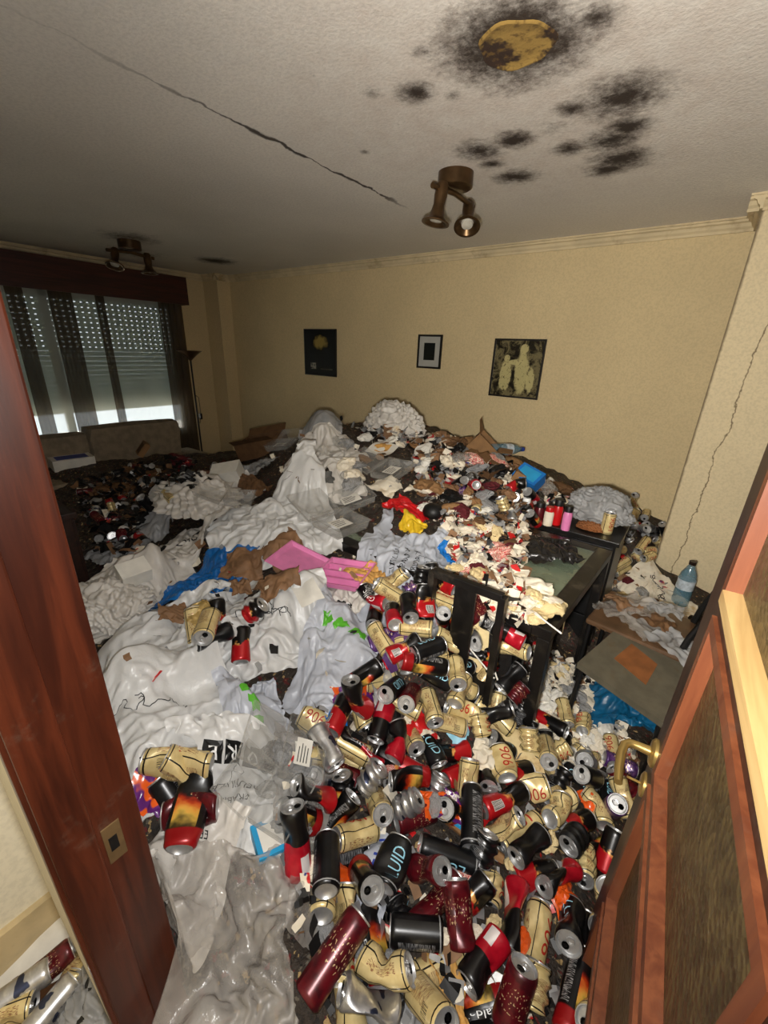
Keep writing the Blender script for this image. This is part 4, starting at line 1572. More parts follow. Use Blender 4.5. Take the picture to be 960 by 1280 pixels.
BG['napkin'] = bag(838, 798, .34, .26, 20, M['bagg'], 'white carrier film draped over the far edge of the loose seat', 'bag', kind='ragged', puff=.03, seed=79, squeeze=.8, pos=(.18, 1.98, .47), lay=.46)
BG['corner'] = bag(905, 690, .30, .24, 40, M['clear'], 'clear bag caught between the pillar and the door', kind='ragged', puff=.10, seed=80, squeeze=.7, pos=(.42, 3.1, .2))
BG['seatfilm'] = bag(790, 770, .42, .34, 20, M['clear'], 'crinkled clear film over the stained brown seat', 'bag', kind='ragged', puff=.03, seed=81, squeeze=.8, pos=(-.02, 2.16, .46), name='plastic_film', lay=.456)
for k, (mt, x_, y_) in enumerate((('brownbag', -.08, 2.20), ('cardd', .06, 2.14), ('bagg', .10, 2.26))):
    BG['seatmess%d' % k] = bag(790, 770, .24, .18, 40 * k, M[mt], ('crumpled brown paper on the stained brown seat', 'dark paper scrap on the stained brown seat', 'pale film scrap at the back of the stained brown seat')[k], 'paper', kind='ragged', puff=.03, seed=90 + k, squeeze=.8, pos=(x_, y_, .46), name='paper_scrap', cell=.008, lay=.46)
H0_ = H
H = np.maximum(kq, H)


def puffy(px, py, rx, ry, rz, mat, label, seed, pos=None):
    """closed scrunched bag, folds gathered towards its knot"""
    bm = bmesh.new()
    bmesh.ops.create_icosphere(bm, subdivisions=6, radius=1)
    V = np.array([v.co[:] for v in bm.verts])
    q = np.random.default_rng(seed)
    r = np.ones(len(V)) + .16 * vnoise(V * 1.6 + seed, seed)
    for k in range(7):
        d = q.normal(size=3)
        d /= np.linalg.norm(d)
        ph = V @ d * q.uniform(3, 6) + 1.2 * vnoise(V * 2.2 + k, seed + k)
        am = np.clip(.3 + vnoise(V * 1.8 + 3 * k, seed + 30 + k), 0, 1)
        r += (np.abs(ph % 1.0 - .5) * 2 - .5) * .17 * am
    r += .05 * np.abs(vnoise(V * 9, seed + 9))
    W = V * r[:, None]
    W[:, 2] = np.where(W[:, 2] < 0, W[:, 2] * .35, W[:, 2])
    W = W * np.array([rx, ry, rz])
    Fc = [[v.index for v in f.verts] for f in bm.faces]
    bm.free()
    c = hit(px, py) if pos is None else np.array(pos, float)
    o = link('plastic_bag', mesh('plastic_bag', W, Fc, True), mat, loc=tuple(c + np.array((0, 0, rz * .25))))
    setp(o, label, 'bag')
    raise_h(W + c)
    return o


puffy(494, 542, .24, .17, .19, M['bagw'], 'round scrunched white bag on the very top of the heap', 5)
puffy(735, 628, .17, .14, .15, M['bagg'], 'crumpled white bag on the black cabinet', 9, pos=(-.33, 2.60, .76))
puffy(250, 632, .30, .22, .15, M['bagw'], 'knotted white bag bulging beside the dark litter', 12)
puffy(142, 768, .21, .16, .12, M['bagw'], 'knotted white bag squeezed between jamb and sideboard', 15)


def pr(key, shape, mat, at, size, rot=0, **kw):
    o, full = BG[key]
    return print_on(o, full, shape, M[mat], at, size, rot, **kw)


T = text_mesh
for k, ch_ in enumerate('ERO'):
    pr('boxes', sq, 'ink', (.70, .62 - .15 * k), .055, 90)
    pr('boxes', T(ch_, .95), 'inkw', (.70, .62 - .15 * k), .055, 90, lift=.0042, name='lettering')
pr('boxes', T('REUTILIZABLE', 1), 'ink', (.47, .50), .032, 84, name='lettering')
pr('boxes', T('ERABILI', 1), 'ink', (.34, .46), .030, 90, name='lettering')
pr('boxes', scribble(3), 'ink', (.58, .45), .05, name='scribble')
pr('foot', T('ERABIL', 1), 'ink', (.5, .3), .03, 20, name='lettering')
for k, tx in enumerate(('REUTILIZA', 'REPARA Y', 'FRUTA Y')):
    pr('lav', T(tx, 1), 'ink', (.42 + .10 * k, .46), .045, 95, name='lettering')
pr('lav', scribble(8), 'ink', (.72, .5), .08, name='scribble')
pr('tag', sq, 'ink', (.5, .55), .10, 20)
pr('tag', T('SKI', .8), 'inkw', (.5, .55), .075, 20, lift=.0045, name='lettering')
pr('loaf', sq, 'ink', (.35, .30), .12, 30)
pr('loaf', T('DA', .9), 'inkw', (.35, .30), .09, 30, lift=.0045, name='lettering')
for k, tx in enumerate(('BI', 'ZUZA', 'BERRI')):
    pr('script', T(tx, 1), 'ink', (.45 + .11 * k, .55), .055, 80, name='lettering')
pr('script', scribble(12, 16), 'ink', (.6, .3), .07, name='scribble')
pr('smudge', T('DAG', 1), 'ink', (.5, .5), .08, 30, name='lettering')
pr('grip', scribble(21, 40), 'ink', (.42, .42), .10, name='scribble')
pr('grip', scribble(22, 30), 'ink', (.55, .38), .10, 40, name='scribble')
for k in range(3):
    pr('leafy', leaf(30 + k), 'inkg', (.30 + .2 * k, .70), .075, 30 * k)
for k in range(4):
    pr('clover', leaf(40 + k), 'inkg', (.52 + .05 * (k % 2), .28 + .11 * k), .055, 50 * k)
pr('clover', scribble(51, 18), 'ink', (.6, .7), .05, name='scribble')
pr('full', leaf(60), 'inkg', (.3, .75), .07)
pr('full', leaf(61), 'inkg', (.62, .80), .05, 60)
pr('full', T('ZA', 1), 'ink', (.36, .16), .045, 330, name='lettering')
pr('full', scribble(62, 26), 'ink', (.55, .45), .08, name='scribble')
pr('full', scribble(63, 20), 'ink', (.4, .5), .08, name='scribble')
pr('letters', T('CYCLA', 1), 'inkb', (.45, .55), .06, 90, name='lettering')
pr('haze1', blob2([(-.5, -.4), (0, -.42), (.5, -.4), (.52, 0), (.5, .4), (0, .42), (-.5, .4), (-.48, 0)]), 'paper', (.5, .62), .065, 10, lift=.004, name='paper_tag')
pr('doily', scribble(70, 60, .08), 'ink', (.5, .5), .07, name='scribble')
pr('doily', scribble(71, 60, .08), 'ink', (.35, .6), .07, name='scribble')

# ------------------------------------------------------------------ drink cans
CR = .0315


def deform(kind, L):
    def f(P):
        P = np.array(P, float)
        x, y, z = P[:, 0].copy(), P[:, 1].copy(), P[:, 2].copy()
        t = z / L            # -.5 .. .5
        ca_ = np.arctan2(y, x)
        if kind == 'dent':
            g = np.exp(-((t - .08) / .18) ** 2) * np.exp(-(((ca_ - .6 + PI) % (2 * PI) - PI) / .75) ** 2)
            k = 1 - .55 * g
            x, y = x * k, y * k
            g2 = np.exp(-((t + .2) / .12) ** 2) * np.exp(-(((ca_ + 2) % (2 * PI) - PI) / .8) ** 2)
            x, y = x * (1 - .35 * g2), y * (1 - .35 * g2)
        elif kind == 'bend':
            pinch = np.exp(-(t / .16) ** 2)
            y = y * (1 - .45 * pinch)
            x = x * (1 + .14 * pinch)
            a = np.clip(t / .25, -1, 1) * .42
            zc = z
            y2 = y * np.cos(a) - np.abs(zc) * np.sin(np.abs(a)) * .6
            z = zc * np.cos(a) + y * np.sin(a)
            y = y2 + .008
        elif kind == 'flat':
            k = np.clip((.5 - np.abs(t)) / .25, .25, 1)
            y = y * (1 - .62 * k) + .004 * np.sin(t * 9 + x * 60)
            x = x * (1 + .30 * k)
        elif kind == 'crush':
            zig = np.sin(t * 2 * PI * 3.0 + 2 * np.sin(ca_))
            k = 1 + .16 * zig * np.clip((.5 - np.abs(t)) / .12, 0, 1)
            x, y = x * k, y * k * .92
            z = z * .62 + .004 * np.sin(ca_ * 2) * np.clip((.5 - np.abs(t)) / .1, 0, 1)
        elif kind == 'twist':
            k = 1 - .30 * np.exp(-(t / .22) ** 2) * (1 + .5 * np.cos(3 * ca_ + 6 * t))
            a = 1.1 * t
            x, y = (x * np.cos(a) - y * np.sin(a)) * k, (x * np.sin(a) + y * np.cos(a)) * k
        return np.stack([x, y, z], 1)
    return f


def can_meshes(L, kind):
    f = deform(kind, L)
    n = 20
    zs = [(.026, -.5), (.0315, -.47), (CR, -.43)] + [(CR, v) for v in np.linspace(-.36, .34, 9)] + [(CR, .40), (.0305, .445), (.0275, .478)]
    V, uv, Fc = [], [], []
    for r, t in zs:
        for k in range(n + 1):
            a = 2 * PI * k / n
            V.append((r * math.cos(a), r * math.sin(a), t * L))
            uv.append((k / n, t + .5))
    for i in range(len(zs) - 1):
        for k in range(n):
            Fc.append((i * (n + 1) + k, i * (n + 1) + k + 1, (i + 1) * (n + 1) + k + 1, (i + 1) * (n + 1) + k))
    body = mesh('can_body', f(V), Fc, True, uv)
    lid = MB().lathe([(.0275, .478 * L), (.0285, .49 * L), (.0285, .5 * L), (.0268, .5 * L), (.0255, .5 * L - .007), (.0242, .5 * L - .0085), (.0228, .5 * L - .0065), (.0, .5 * L - .006)], n, cap=False)
    lid.lathe([(.005, .5 * L - .0055), (.0055, .5 * L - .0028), (.0085, .5 * L - .0024), (.0098, .5 * L - .0052)], 10, (.006, 0, 0))
    lm = mesh('can_lid', f(lid.V), lid.F, True, sharp=28)
    bs = MB().lathe([(.026, -.5 * L), (.0245, -.5 * L), (.0225, -.5 * L + .004), (.016, -.5 * L + .009), (.008, -.5 * L + .0105), (0, -.5 * L + .011)], n, cap=False)
    bm_ = mesh('can_base', f(bs.V), bs.F, True, sharp=35)
    mouth = MB().lathe([(.0, .5 * L - .0038), (.0085, .5 * L - .0038)], 10, (-.011, 0, 0))
    mm = mesh('can_mouth', f(mouth.V), mouth.F[:], True)
    return body, lm, bm_, mm, f


def can_text(txt, L, f, size, length, ucen):
    V, Fc = text_mesh(txt, 1.0, .25)
    Fc = [fc[::-1] for fc in Fc]
    w_ = np.ptp(V[:, 0])
    t = V[:, 0] / w_ * length
    a = ucen * 2 * PI - V[:, 1] * size / CR
    r = CR + .0007
    return mesh('can_lettering', f(np.stack([r * np.cos(a), r * np.sin(a), t * L], 1)), Fc)


KINDS = ('intact', 'dent', 'bend', 'flat', 'crush', 'twist')
CM = {}
for L in (.120, .160):
    for k in KINDS:
        CM[(L, k)] = can_meshes(L, k)
CT = {}
for (L, k), v in CM.items():
    f = v[4]
    CT[('beige', L, k)] = (can_text('1906', L, f, .040, .62, .33), M['inkr'])
    CT[('black', L, k)] = (can_text('LUID', L, f, .036, .55, .30), M['inkc'])
    CT[('red', L, k)] = (can_text('Galic', L, f, .034, .50, .55), M['inkw'])
    CT[('flame', L, k)] = (can_text('caldeira', L, f, .020, .55, .05), M['inkw'])
WORD = {'beige': 'beige beer can', 'redblack': 'red and black drink can', 'flame': 'flame-printed black can', 'black': 'black drink can',
        'red': 'red drink can with black half', 'maroon': 'dark maroon drink can', 'purple': 'purple drink can', 'silver': 'bare silver can'}
ADJ = {'intact': 'whole', 'dent': 'dented', 'bend': 'bent', 'flat': 'flattened', 'crush': 'crushed short', 'twist': 'twisted'}
SEG = []
CANS = []


def segdist(p1, q1, P2, Q2):
    """distance of segment p1q1 to many segments (sampled)"""
    s = np.linspace(0, 1, 6)
    A = p1 + (q1 - p1) * s[:, None]
    B = P2[:, None] + (Q2 - P2)[:, None] * s[None, :, None]
    d = np.linalg.norm(A[None, :, None] - B[:, None], axis=3)
    return d.reshape(len(P2), -1).min(1)


def put_can(c, ax, kind, dk, L, where, roll=None, full=True, group=None):
    ax = np.array(ax) / np.linalg.norm(ax)
    body, lid, bs, mouth, f = CM[(L, dk)]
    q = Vector((0, 0, 1)).rotation_difference(Vector(ax))
    rot = q.to_matrix() @ Matrix.Rotation(rnd.uniform(0, 6.28) if roll is None else roll, 3, 'Z')
    m4 = rot.to_4x4()
    m4.translation = Vector(c)
    o = link('drink_can', body, M['can_' + kind])
    o.matrix_world = m4
    link('lid', lid, M['chrome'], o)
    link('can_base', bs, M['chrome'], o)
    if full:
        link('mouth', mouth, M['blackmat'], o)
        if (kind, L, dk) in CT and (kind == 'beige' or roll is not None or rnd.random() < .3):
            tm, tmat = CT[(kind, L, dk)]
            link('lettering', tm, tmat, o)
    CANS.append([o, kind, dk, L, where, ax, np.array(c)])
    setp(o, 'drink can', 'can', group or 'drink cans ' + where)
    h = .5 * L - CR * .6
    SEG.append((np.array(c) - ax * h, np.array(c) + ax * h))
    return o


def image_axis(c, px, py, deg, tilt=0.0, smooth=.08):
    """axis on the heap whose image runs at deg (counter-clockwise from right)"""
    n = normal_at(c[0], c[1], smooth)
    n = n * .6 + np.array((0, 0, .4))
    n /= np.linalg.norm(n)
    d = ray(px + 14 * math.cos(math.radians(deg)), py - 14 * math.sin(math.radians(deg)))
    t = ((c - CAM) @ n) / (d @ n)
    p2 = CAM + d * t
    v = p2 - c
    v /= np.linalg.norm(v)
    return v * math.cos(tilt) + n * math.sin(tilt), n


def free(c, ax, L, mind):
    if not SEG:
        return True
    h = .5 * L - CR * .6
    P2 = np.array([s[0] for s in SEG])
    Q2 = np.array([s[1] for s in SEG])
    near = np.linalg.norm((P2 + Q2) / 2 - c, axis=1) < .25
    if not near.any():
        return True
    return segdist(c - ax * h, c + ax * h, P2[near], Q2[near]).min() > mind


def hand_can(px, py, deg, kind, dk='intact', L=.120, tilt=0.0, where='in the heap before the door', roll=None):
    c = hit(px, py)
    ax, n = image_axis(c, px, py, deg, tilt)
    for k in range(6):
        cc = c + n * (CR * .35 + k * .008)
        if free(cc, ax, L, CR * 1.8):
            break
    # keep the pixel: slide along the view ray at the new height
    d = ray(px, py)
    cc = CAM + d * ((cc[2] - HC) / d[2])
    return put_can(cc, ax, kind, dk, L, where, roll)


FH = 'in the heap before the open door'
TB = .160
HAND = [
    # x, y, axis direction of the lid end, kind, state, length, tilt
    (668, 1175, 80, 'beige', 'dent', TB, 0), (432, 1235, 100, 'beige', 'twist', TB, 0), (405, 1110, 85, 'beige', 'dent', .12, 0), (428, 1165, 85, 'beige', 'flat', TB, 0),
    (470, 1175, 100, 'flame', 'flat', TB, 0), (650, 1042, 215, 'beige', 'dent', TB, 0), (722, 1030, 25, 'redblack', 'dent', .12, 0), (630, 1000, 25, 'redblack', 'dent', TB, 0),
    (645, 965, 10, 'redblack', 'dent', .12, 0), (575, 968, 25, 'redblack', 'intact', .12, 0), (500, 955, 150, 'redblack', 'intact', TB, 0), (565, 940, 190, 'redblack', 'dent', .12, 0),
    (450, 937, 140, 'red', 'flat', TB, 0), (520, 1020, 20, 'maroon', 'dent', .12, 0), (490, 1078, 70, 'black', 'flat', .12, 0), (560, 1070, 160, 'black', 'dent', TB, 0),
    (670, 1095, 10, 'redblack', 'intact', .12, 0), (640, 1145, 260, 'red', 'flat', TB, 0), (730, 1080, 270, 'beige', 'crush', TB, 0), (605, 1200, 235, 'red', 'dent', .12, 0),
    (725, 1190, 80, 'red', 'flat', TB, 0), (720, 1240, 78, 'flame', 'dent', TB, 0), (590, 1125, 45, 'redblack', 'dent', .12, .5), (550, 1210, 30, 'beige', 'intact', .12, 0),
    (545, 1130, 50, 'maroon', 'twist', TB, 0), (520, 1165, 175, 'black', 'intact', .12, 0), (700, 1000, 20, 'beige', 'flat', .12, 0), (745, 1010, 120, 'beige', 'bend', .12, 0),
    (668, 1230, 90, 'beige', 'crush', .12, .6), (590, 1020, 90, 'black', 'dent', TB, 0), (605, 1060, 85, 'black', 'crush', .12, .9), (545, 985, 60, 'silver', 'crush', .12, .9),
    (400, 975, 200, 'silver', 'dent', .12, .7), (465, 970, 30, 'silver', 'crush', .12, .9), (510, 1005, 10, 'silver', 'crush', .12, .8), (395, 905, 150, 'beige', 'flat', .12, 0),
    (440, 935, 330, 'beige', 'dent', .12, 0), (505, 880, 150, 'beige', 'dent', .12, 0), (578, 890, 160, 'beige', 'flat', .12, 0), (560, 905, 345, 'beige', 'dent', .12, 0),
    (490, 862, 240, 'black', 'intact', .12, .9), (512, 872, 240, 'maroon', 'intact', .12, .9), (545, 845, 330, 'black', 'dent', .12, 0), (530, 830, 350, 'flame', 'dent', TB, 0),
    (570, 778, 270, 'flame', 'intact', TB, 0), (540, 755, 160, 'beige', 'intact', .12, 0), (520, 785, 175, 'beige', 'dent', .12, 0), (500, 757, 20, 'beige', 'flat', .12, 0),
    (492, 770, 100, 'red', 'dent', .12, 0), (560, 800, 330, 'beige', 'dent', .12, 0), (590, 808, 330, 'red', 'flat', .12, 0), (575, 862, 70, 'beige', 'twist', .12, 0),
    (480, 800, 200, 'purple', 'flat', .12, 0), (505, 810, 30, 'redblack', 'dent', .12, 0), (535, 812, 20, 'black', 'intact', .12, 0), (575, 835, 5, 'black', 'dent', .12, 0),
    (600, 905, 120, 'beige', 'crush', .12, .5), (610, 870, 30, 'silver', 'crush', .12, .4), (625, 905, 60, 'silver', 'dent', .12, .8), (620, 885, 80, 'beige', 'dent', .12, 0),
    (680, 955, 330, 'beige', 'dent', .12, 0), (700, 975, 60, 'black', 'crush', .12, .6), (745, 975, 100, 'silver', 'crush', .12, .9), (515, 735, 30, 'purple', 'crush', .12, 0),
]
for (px, py, deg, kd, dk, L, tl_) in HAND:
    hand_can(px, py, deg, kd, dk, L, tl_, FH, rnd.uniform(0, 6.28))


def poly_in(x, y, poly):
    r = False
    for i in range(len(poly)):
        x1, y1 = poly[i]
        x2, y2 = poly[i - 1]
        if (y1 > y) != (y2 > y) and x < (x2 - x1) * (y - y1) / (y2 - y1) + x1:
            r = not r
    return r


def fill_cans(poly, n, mix, where, states, mind=1.8, full=True, lifts=(-.016, .0, .02, .04), tries=16000, use0=False, tall=.3):
    xs = [p[0] for p in poly]
    ys = [p[1] for p in poly]
    kinds, wts = zip(*mix)
    cnt = 0
    for _ in range(tries):
        if cnt >= n:
            break
        px, py = rnd.uniform(min(xs), max(xs)), rnd.uniform(min(ys), max(ys))
        if not poly_in(px, py, poly):
            continue
        c = hit0(px, py) if use0 else hit(px, py)
        if c is None or c[1] > 3.80 or c[0] < -5.3:
            continue
        deg = rnd.uniform(0, 360)
        tl_ = rnd.choice((0, 0, 0, .25, .5, .9))
        L = .160 if rnd.random() < tall else .120
        ax, nrm = image_axis(c, px, py, deg, tl_)
        for lf in lifts:
            cc = c + nrm * (CR * .4 + lf + abs(math.sin(tl_)) * L * .2)
            if free(cc, ax, L, CR * mind):
                put_can(cc, ax, rnd.choices(kinds, wts)[0], rnd.choice(states), L, where, None, full)
                cnt += 1
                break
    return cnt


ST = ('intact', 'dent', 'dent', 'bend', 'flat', 'crush', 'twist')
MIXF = (('beige', 6), ('redblack', 3), ('flame', 2), ('black', 3), ('red', 2), ('maroon', 1.2), ('purple', .3), ('silver', 1.2))
n1 = fill_cans([(465, 745), (540, 722), (645, 800), (650, 900), (690, 935), (780, 960), (755, 1110), (742, 1278), (395, 1278), (390, 1100), (365, 1060), (385, 930), (410, 895), (470, 830)], 175, MIXF, FH, ST, mind=1.7)
n2 = fill_cans([(250, 765), (330, 780), (290, 830), (240, 800)], 6, MIXF, 'between the white bags', ST)
n3 = fill_cans([(190, 945), (250, 950), (240, 1035), (195, 1025)], 4, MIXF, 'on the bags by the jamb', ST)
MIXD = (('black', 4), ('redblack', 2), ('maroon', 2), ('beige', 1.5), ('silver', 1))
n4 = fill_cans([(100, 600), (270, 560), (300, 590), (190, 640), (190, 690), (130, 690), (115, 640)], 34, MIXD, 'in the dark litter before the sofa', ('intact', 'dent', 'crush'), full=False, tall=.2)
MIXC = (('beige', 5), ('black', 2), ('silver', 2), ('redblack', 1))
n5 = fill_cans([(772, 632), (830, 620), (832, 650), (812, 712), (770, 715), (762, 690)], 30, MIXC, 'heaped between the cabinet and the pillar', ('intact', 'dent', 'crush'), full=True, lifts=(-.01, .03, .06), use0=True, tall=.2)
n6 = fill_cans([(610, 600), (680, 610), (660, 660), (600, 650), (520, 600)], 14, MIXF, 'on the rubbish over the table end', ST, full=False)
n7 = fill_cans([(670, 850), (760, 900), (770, 960), (690, 950), (668, 900)], 8, MIXF, 'on the floor litter under the table', ST, use0=True)
print('cans', n1, n2, n3, n4, n5, n6, n7)
# the can standing on the cabinet
p = at_z(757, 666, .75)
hand_can(222, 955, 175, 'beige', 'flat', .160, 0, 'on the bags by the jamb', 1.0)
hand_can(238, 1010, 75, 'flame', 'flat', .160, 0, 'on the bags by the jamb', 1.0)
put_can(p + (0, 0, .06), (0, 0, 1), 'beige', 'intact', .120, 'standing on the black cabinet', 3.5)

# cans lying on the hall floor beside the jamb
HL = 'on the hall floor outside the door frame'
for (px, py, deg, kd, dk, z) in ((58, 1212, 40, 'maroon', 'dent', .05), (28, 1236, 35, 'silver', 'dent', .06), (62, 1262, 50, 'silver', 'intact', .06), (98, 1210, 60, 'beige', 'flat', .04),
                                 (8, 1268, 20, 'beige', 'dent', .05), (112, 1262, 75, 'black', 'dent', .05), (84, 1240, 60, 'beige', 'crush', .03)):
    p = at_z(px, py, z)
    b_ = at_z(px + 14 * math.cos(math.radians(deg)), py - 14 * math.sin(math.radians(deg)), z)
    put_can(p, (b_ - p) + np.array((0, 0, .02 * np.linalg.norm(b_ - p))), kd, dk, .120, HL)

# ------------------------------------------------------------------ boxes, trays, bottles, wrappers, paper


def frame_at(px, py, deg, z=None, lean=0.0, under=False):
    """origin on the heap and axes: e1 along the image direction, e3 the surface normal"""
    c = (hit0 if under else hit)(px, py) if z is None else at_z(px, py, z)
    if z is None:
        e1, n = image_axis(c, px, py, deg)
    else:
        d = at_z(px + 14 * math.cos(math.radians(deg)), py - 14 * math.sin(math.radians(deg)), z) - c
        e1, n = d / np.linalg.norm(d), np.array((0, 0, 1.0))
    e2 = np.cross(n, e1)
    if lean:
        e2, n = e2 * math.cos(lean) + n * math.sin(lean), n * math.cos(lean) - e2 * math.sin(lean)
    m4 = Matrix.Identity(4)
    for i in range(3):
        m4[i][0], m4[i][1], m4[i][2], m4[i][3] = e1[i], e2[i], n[i], c[i]
    return m4


def at_frame(o, m4):
    o.matrix_world = m4
    return o


def carton(px, py, deg, w, d, h, mat, label, flaps=True, z=None, lean=0.0, cat='box', name='carton', inner=None, fl=.5):
    m4 = frame_at(px, py, deg, z, lean)
    o = at_frame(empty(name), m4)
    setp(o, label, cat)
    t = .004
    b = MB().box((-w / 2, -d / 2, 0), (w / 2, d / 2, t))
    b.box((-w / 2, -d / 2, t), (w / 2, -d / 2 + t, h)).box((-w / 2, d / 2 - t, t), (w / 2, d / 2, h))
    b.box((-w / 2, -d / 2 + t, t), (-w / 2 + t, d / 2 - t, h)).box((w / 2 - t, -d / 2 + t, t), (w / 2, d / 2 - t, h))
    b.build('body', mat, o)
    if flaps:
        for s in (-1, 1):
            V = [(-w / 2, s * d / 2, h), (w / 2, s * d / 2, h), (w / 2 - .004, s * (d / 2 + d * fl * .75), h + d * fl * .55), (-w / 2 + .004, s * (d / 2 + d * fl * .7), h + d * fl * .6)]
            V2 = [(x, y - s * .003, zz_ - .003) for x, y, zz_ in V]
            MB().add(V + V2, [(0, 1, 2, 3), (7, 6, 5, 4), (0, 4, 5, 1), (1, 5, 6, 2), (2, 6, 7, 3), (3, 7, 4, 0)]).build('flap', mat, o)
    else:
        lid = MB().box((-w / 2, -d / 2, h), (w / 2, d / 2, h + t)).build('lid', mat, o)
        if inner:
            MB().box((-w * .38, -d * .36, h + t), (w * .38, d * .36, h + t + .001)).build('printed_panel', inner, lid)
    return o


def tray(px, py, deg, w, d, h, mat, label, tag=True, cells=None, z=None, lean=0.0, name='food_tray', open_lid=True):
    """thermoformed tray: sloping walls, rim, ribs, hinged lid"""
    m4 = frame_at(px, py, deg, z, lean)
    o = at_frame(empty(name), m4)
    setp(o, label, 'tray')

    def shell(w, d, h, up_):
        b = MB()
        k = .86
        rim = [(-w / 2, -d / 2), (w / 2, -d / 2), (w / 2, d / 2), (-w / 2, d / 2)]
        lp_ = []
        for (sc, zz_) in ((1.0, h), (.93, h), (.92, h - .002), (k, .006), (k * .96, 0)):
            lp_.append([(x * sc, y * sc, zz_ * up_) for x, y in rim])
        V = [v for l in lp_ for v in l]
        Fc = [(i * 4 + j, i * 4 + (j + 1) % 4, (i + 1) * 4 + (j + 1) % 4, (i + 1) * 4 + j) for i in range(4) for j in range(4)] + [(16, 17, 18, 19)]
        return b.add(V, Fc)
    shell(w, d, h, 1).build('tray_base', mat, o)
    if cells:
        for i in range(1, cells):
            MB().box((-w / 2 + i * w / cells - .004, -d * .43, .002), (-w / 2 + i * w / cells + .004, d * .43, h * .95)).build('divider', mat, o)
    if open_lid:
        l = shell(w * .98, d * .98, h * .5, 1)
        V = [(x, y * math.cos(.35) + d * .98, z_ + (y + d / 2) * math.sin(.35)) for x, y, z_ in l.V]
        MB().add(V, l.F).build('tray_lid', mat, o)
    if tag:
        lb = MB().box((-w * .24, -d * .2, h * .55), (w * .20, d * .18, h * .55 + .001)).build('paper_label', M['paper'], o)
        tx = MB()
        for k in range(4):
            tx.box((-w * .20, -d * .12 + k * d * .07, h * .55 + .001), (w * (.05 + .03 * (k % 3)), -d * .10 + k * d * .07, h * .55 + .0015))
        tx.build('printed_lines', M['ink'], lb)
    return o


def jar(px, py, mat, capmat, label, R, Hh, z):
    o = empty('jar', tuple(at_z(px, py, z)))
    setp(o, label, 'jar')
    MB().lathe([(0, 0), (R * .94, 0), (R, .006), (R, Hh * .66), (R * .84, Hh * .74), (R * .8, Hh * .78)], 20).build('body', mat, o, True)
    MB().lathe([(R * .86, Hh * .76), (R * .86, Hh * .98), (R * .8, Hh), (0, Hh)], 20).build('lid', capmat, o, True)
    return o


def bottle(px, py, mat, label, R=.042, Hh=.31, deg=None, z=None, tilt=0.0, labelmat=None, capmat=None, under=False):
    if deg is None:
        p = (hit0(px, py) if under else hit(px, py)) if z is None else at_z(px, py, z)
        o = empty('bottle', tuple(p))
    else:
        m4 = frame_at(px, py, deg, z, 0, under)
        o = at_frame(empty('bottle'), m4 @ Matrix.Translation((0, 0, R)) @ Matrix.Rotation(PI / 2, 4, 'Y'))
    setp(o, label, 'bottle')
    H_ = Hh
    MB().lathe([(0, .004), (R * .8, 0), (R, .012), (R, H_ * .18), (R * .95, H_ * .21), (R, H_ * .24), (R, H_ * .36), (R * .94, H_ * .39), (R, H_ * .42), (R, H_ * .62), (R * .9, H_ * .72), (R * .45, H_ * .88), (R * .33, H_ * .92), (R * .33, H_ * .95)], 24).build('body', mat, o, True)
    MB().lathe([(R * .40, H_ * .93), (R * .40, H_), (0, H_)], 18).build('cap', capmat or M['inkb'], o)
    if labelmat:
        MB().lathe([(R * 1.01, H_ * .40), (R * 1.015, H_ * .42), (R * 1.015, H_ * .60), (R * 1.01, H_ * .61)], 24).build('label_band', labelmat, o, True)
    return o


M['waterpet'] = film_mat('blue_tinted_pet', (112, 162, 184), 0.5, 0.12, 0.2, spec=0.9, bump=0.05)
M['labelpet'] = plain('pale_bottle_label', (196, 206, 214), 0.4, var=0.3, scale=30)
bottle(848, 756, M['waterpet'], 'clear blue water bottle standing on the floor before the pillar', .05, .33, labelmat=M['labelpet'], capmat=M['darkwood'], under=True)
bottle(612, 568, M['waterpet'], 'clear blue water bottle lying on the heap beside brown cardboard', .045, .32, deg=0, labelmat=M['labelpet'])
# jars on the cabinet
for (px, py, mt, cp, h_, r_, lab) in ((672, 652, 'can_maroon', 'blackmat', .12, .028, 'maroon jar with black lid on the cabinet'), (684, 656, 'tissue', 'red', .11, .026, 'white jar with red lid on the cabinet'),
                                      (694, 655, 'red', 'blackmat', .15, .028, 'red spray bottle with dark top on the cabinet'), (706, 662, 'pinkp', 'blackmat', .14, .024, 'slim pink bottle with dark cap on the cabinet'),
                                      (655, 646, 'paper', 'inkw', .12, .026, 'white pill jar beside the blue box')):
    jar(px, py, M[mt], M[cp], lab, r_, h_, .752)

# cardboard and cartons
carton(596, 566, 60, .24, .20, .14, M['card'], 'open brown cardboard box with raised flaps under the pale figures picture', lean=.5, fl=.55)
carton(332, 566, 10, .42, .30, .16, M['cardd'], 'large dark brown carton behind the heap by the corner', True, lean=.2, fl=.3)
carton(288, 600, 10, .20, .14, .11, M['paper'], 'white carton beside the grey crumpled bag', False, lean=.3)
carton(660, 604, 330, .16, .12, .09, M['bluebox'], 'bright blue box tipped up behind the jars', False, inner=M['cyan'], lean=.55)
carton(640, 606, 80, .08, .07, .10, M['card'], 'small tan carton beside the blue box', False, lean=.3)
carton(612, 590, 20, .18, .12, .04, M['cardd'], 'flattened brown carton on the crest of the heap', True, fl=.6)
carton(92, 584, 8, .34, .22, .10, M['paper'], 'white printed box lying on the sofa seat', False, z=.46, inner=M['inkb'])
carton(182, 563, 300, .18, .14, .05, M['card'], 'tan framed card leaning on a sofa cushion', False, z=.60, lean=.9, inner=M['cardd'])
carton(168, 722, 20, .12, .09, .07, M['paper'], 'white box corner beside the dark sideboard', False, lean=.2)
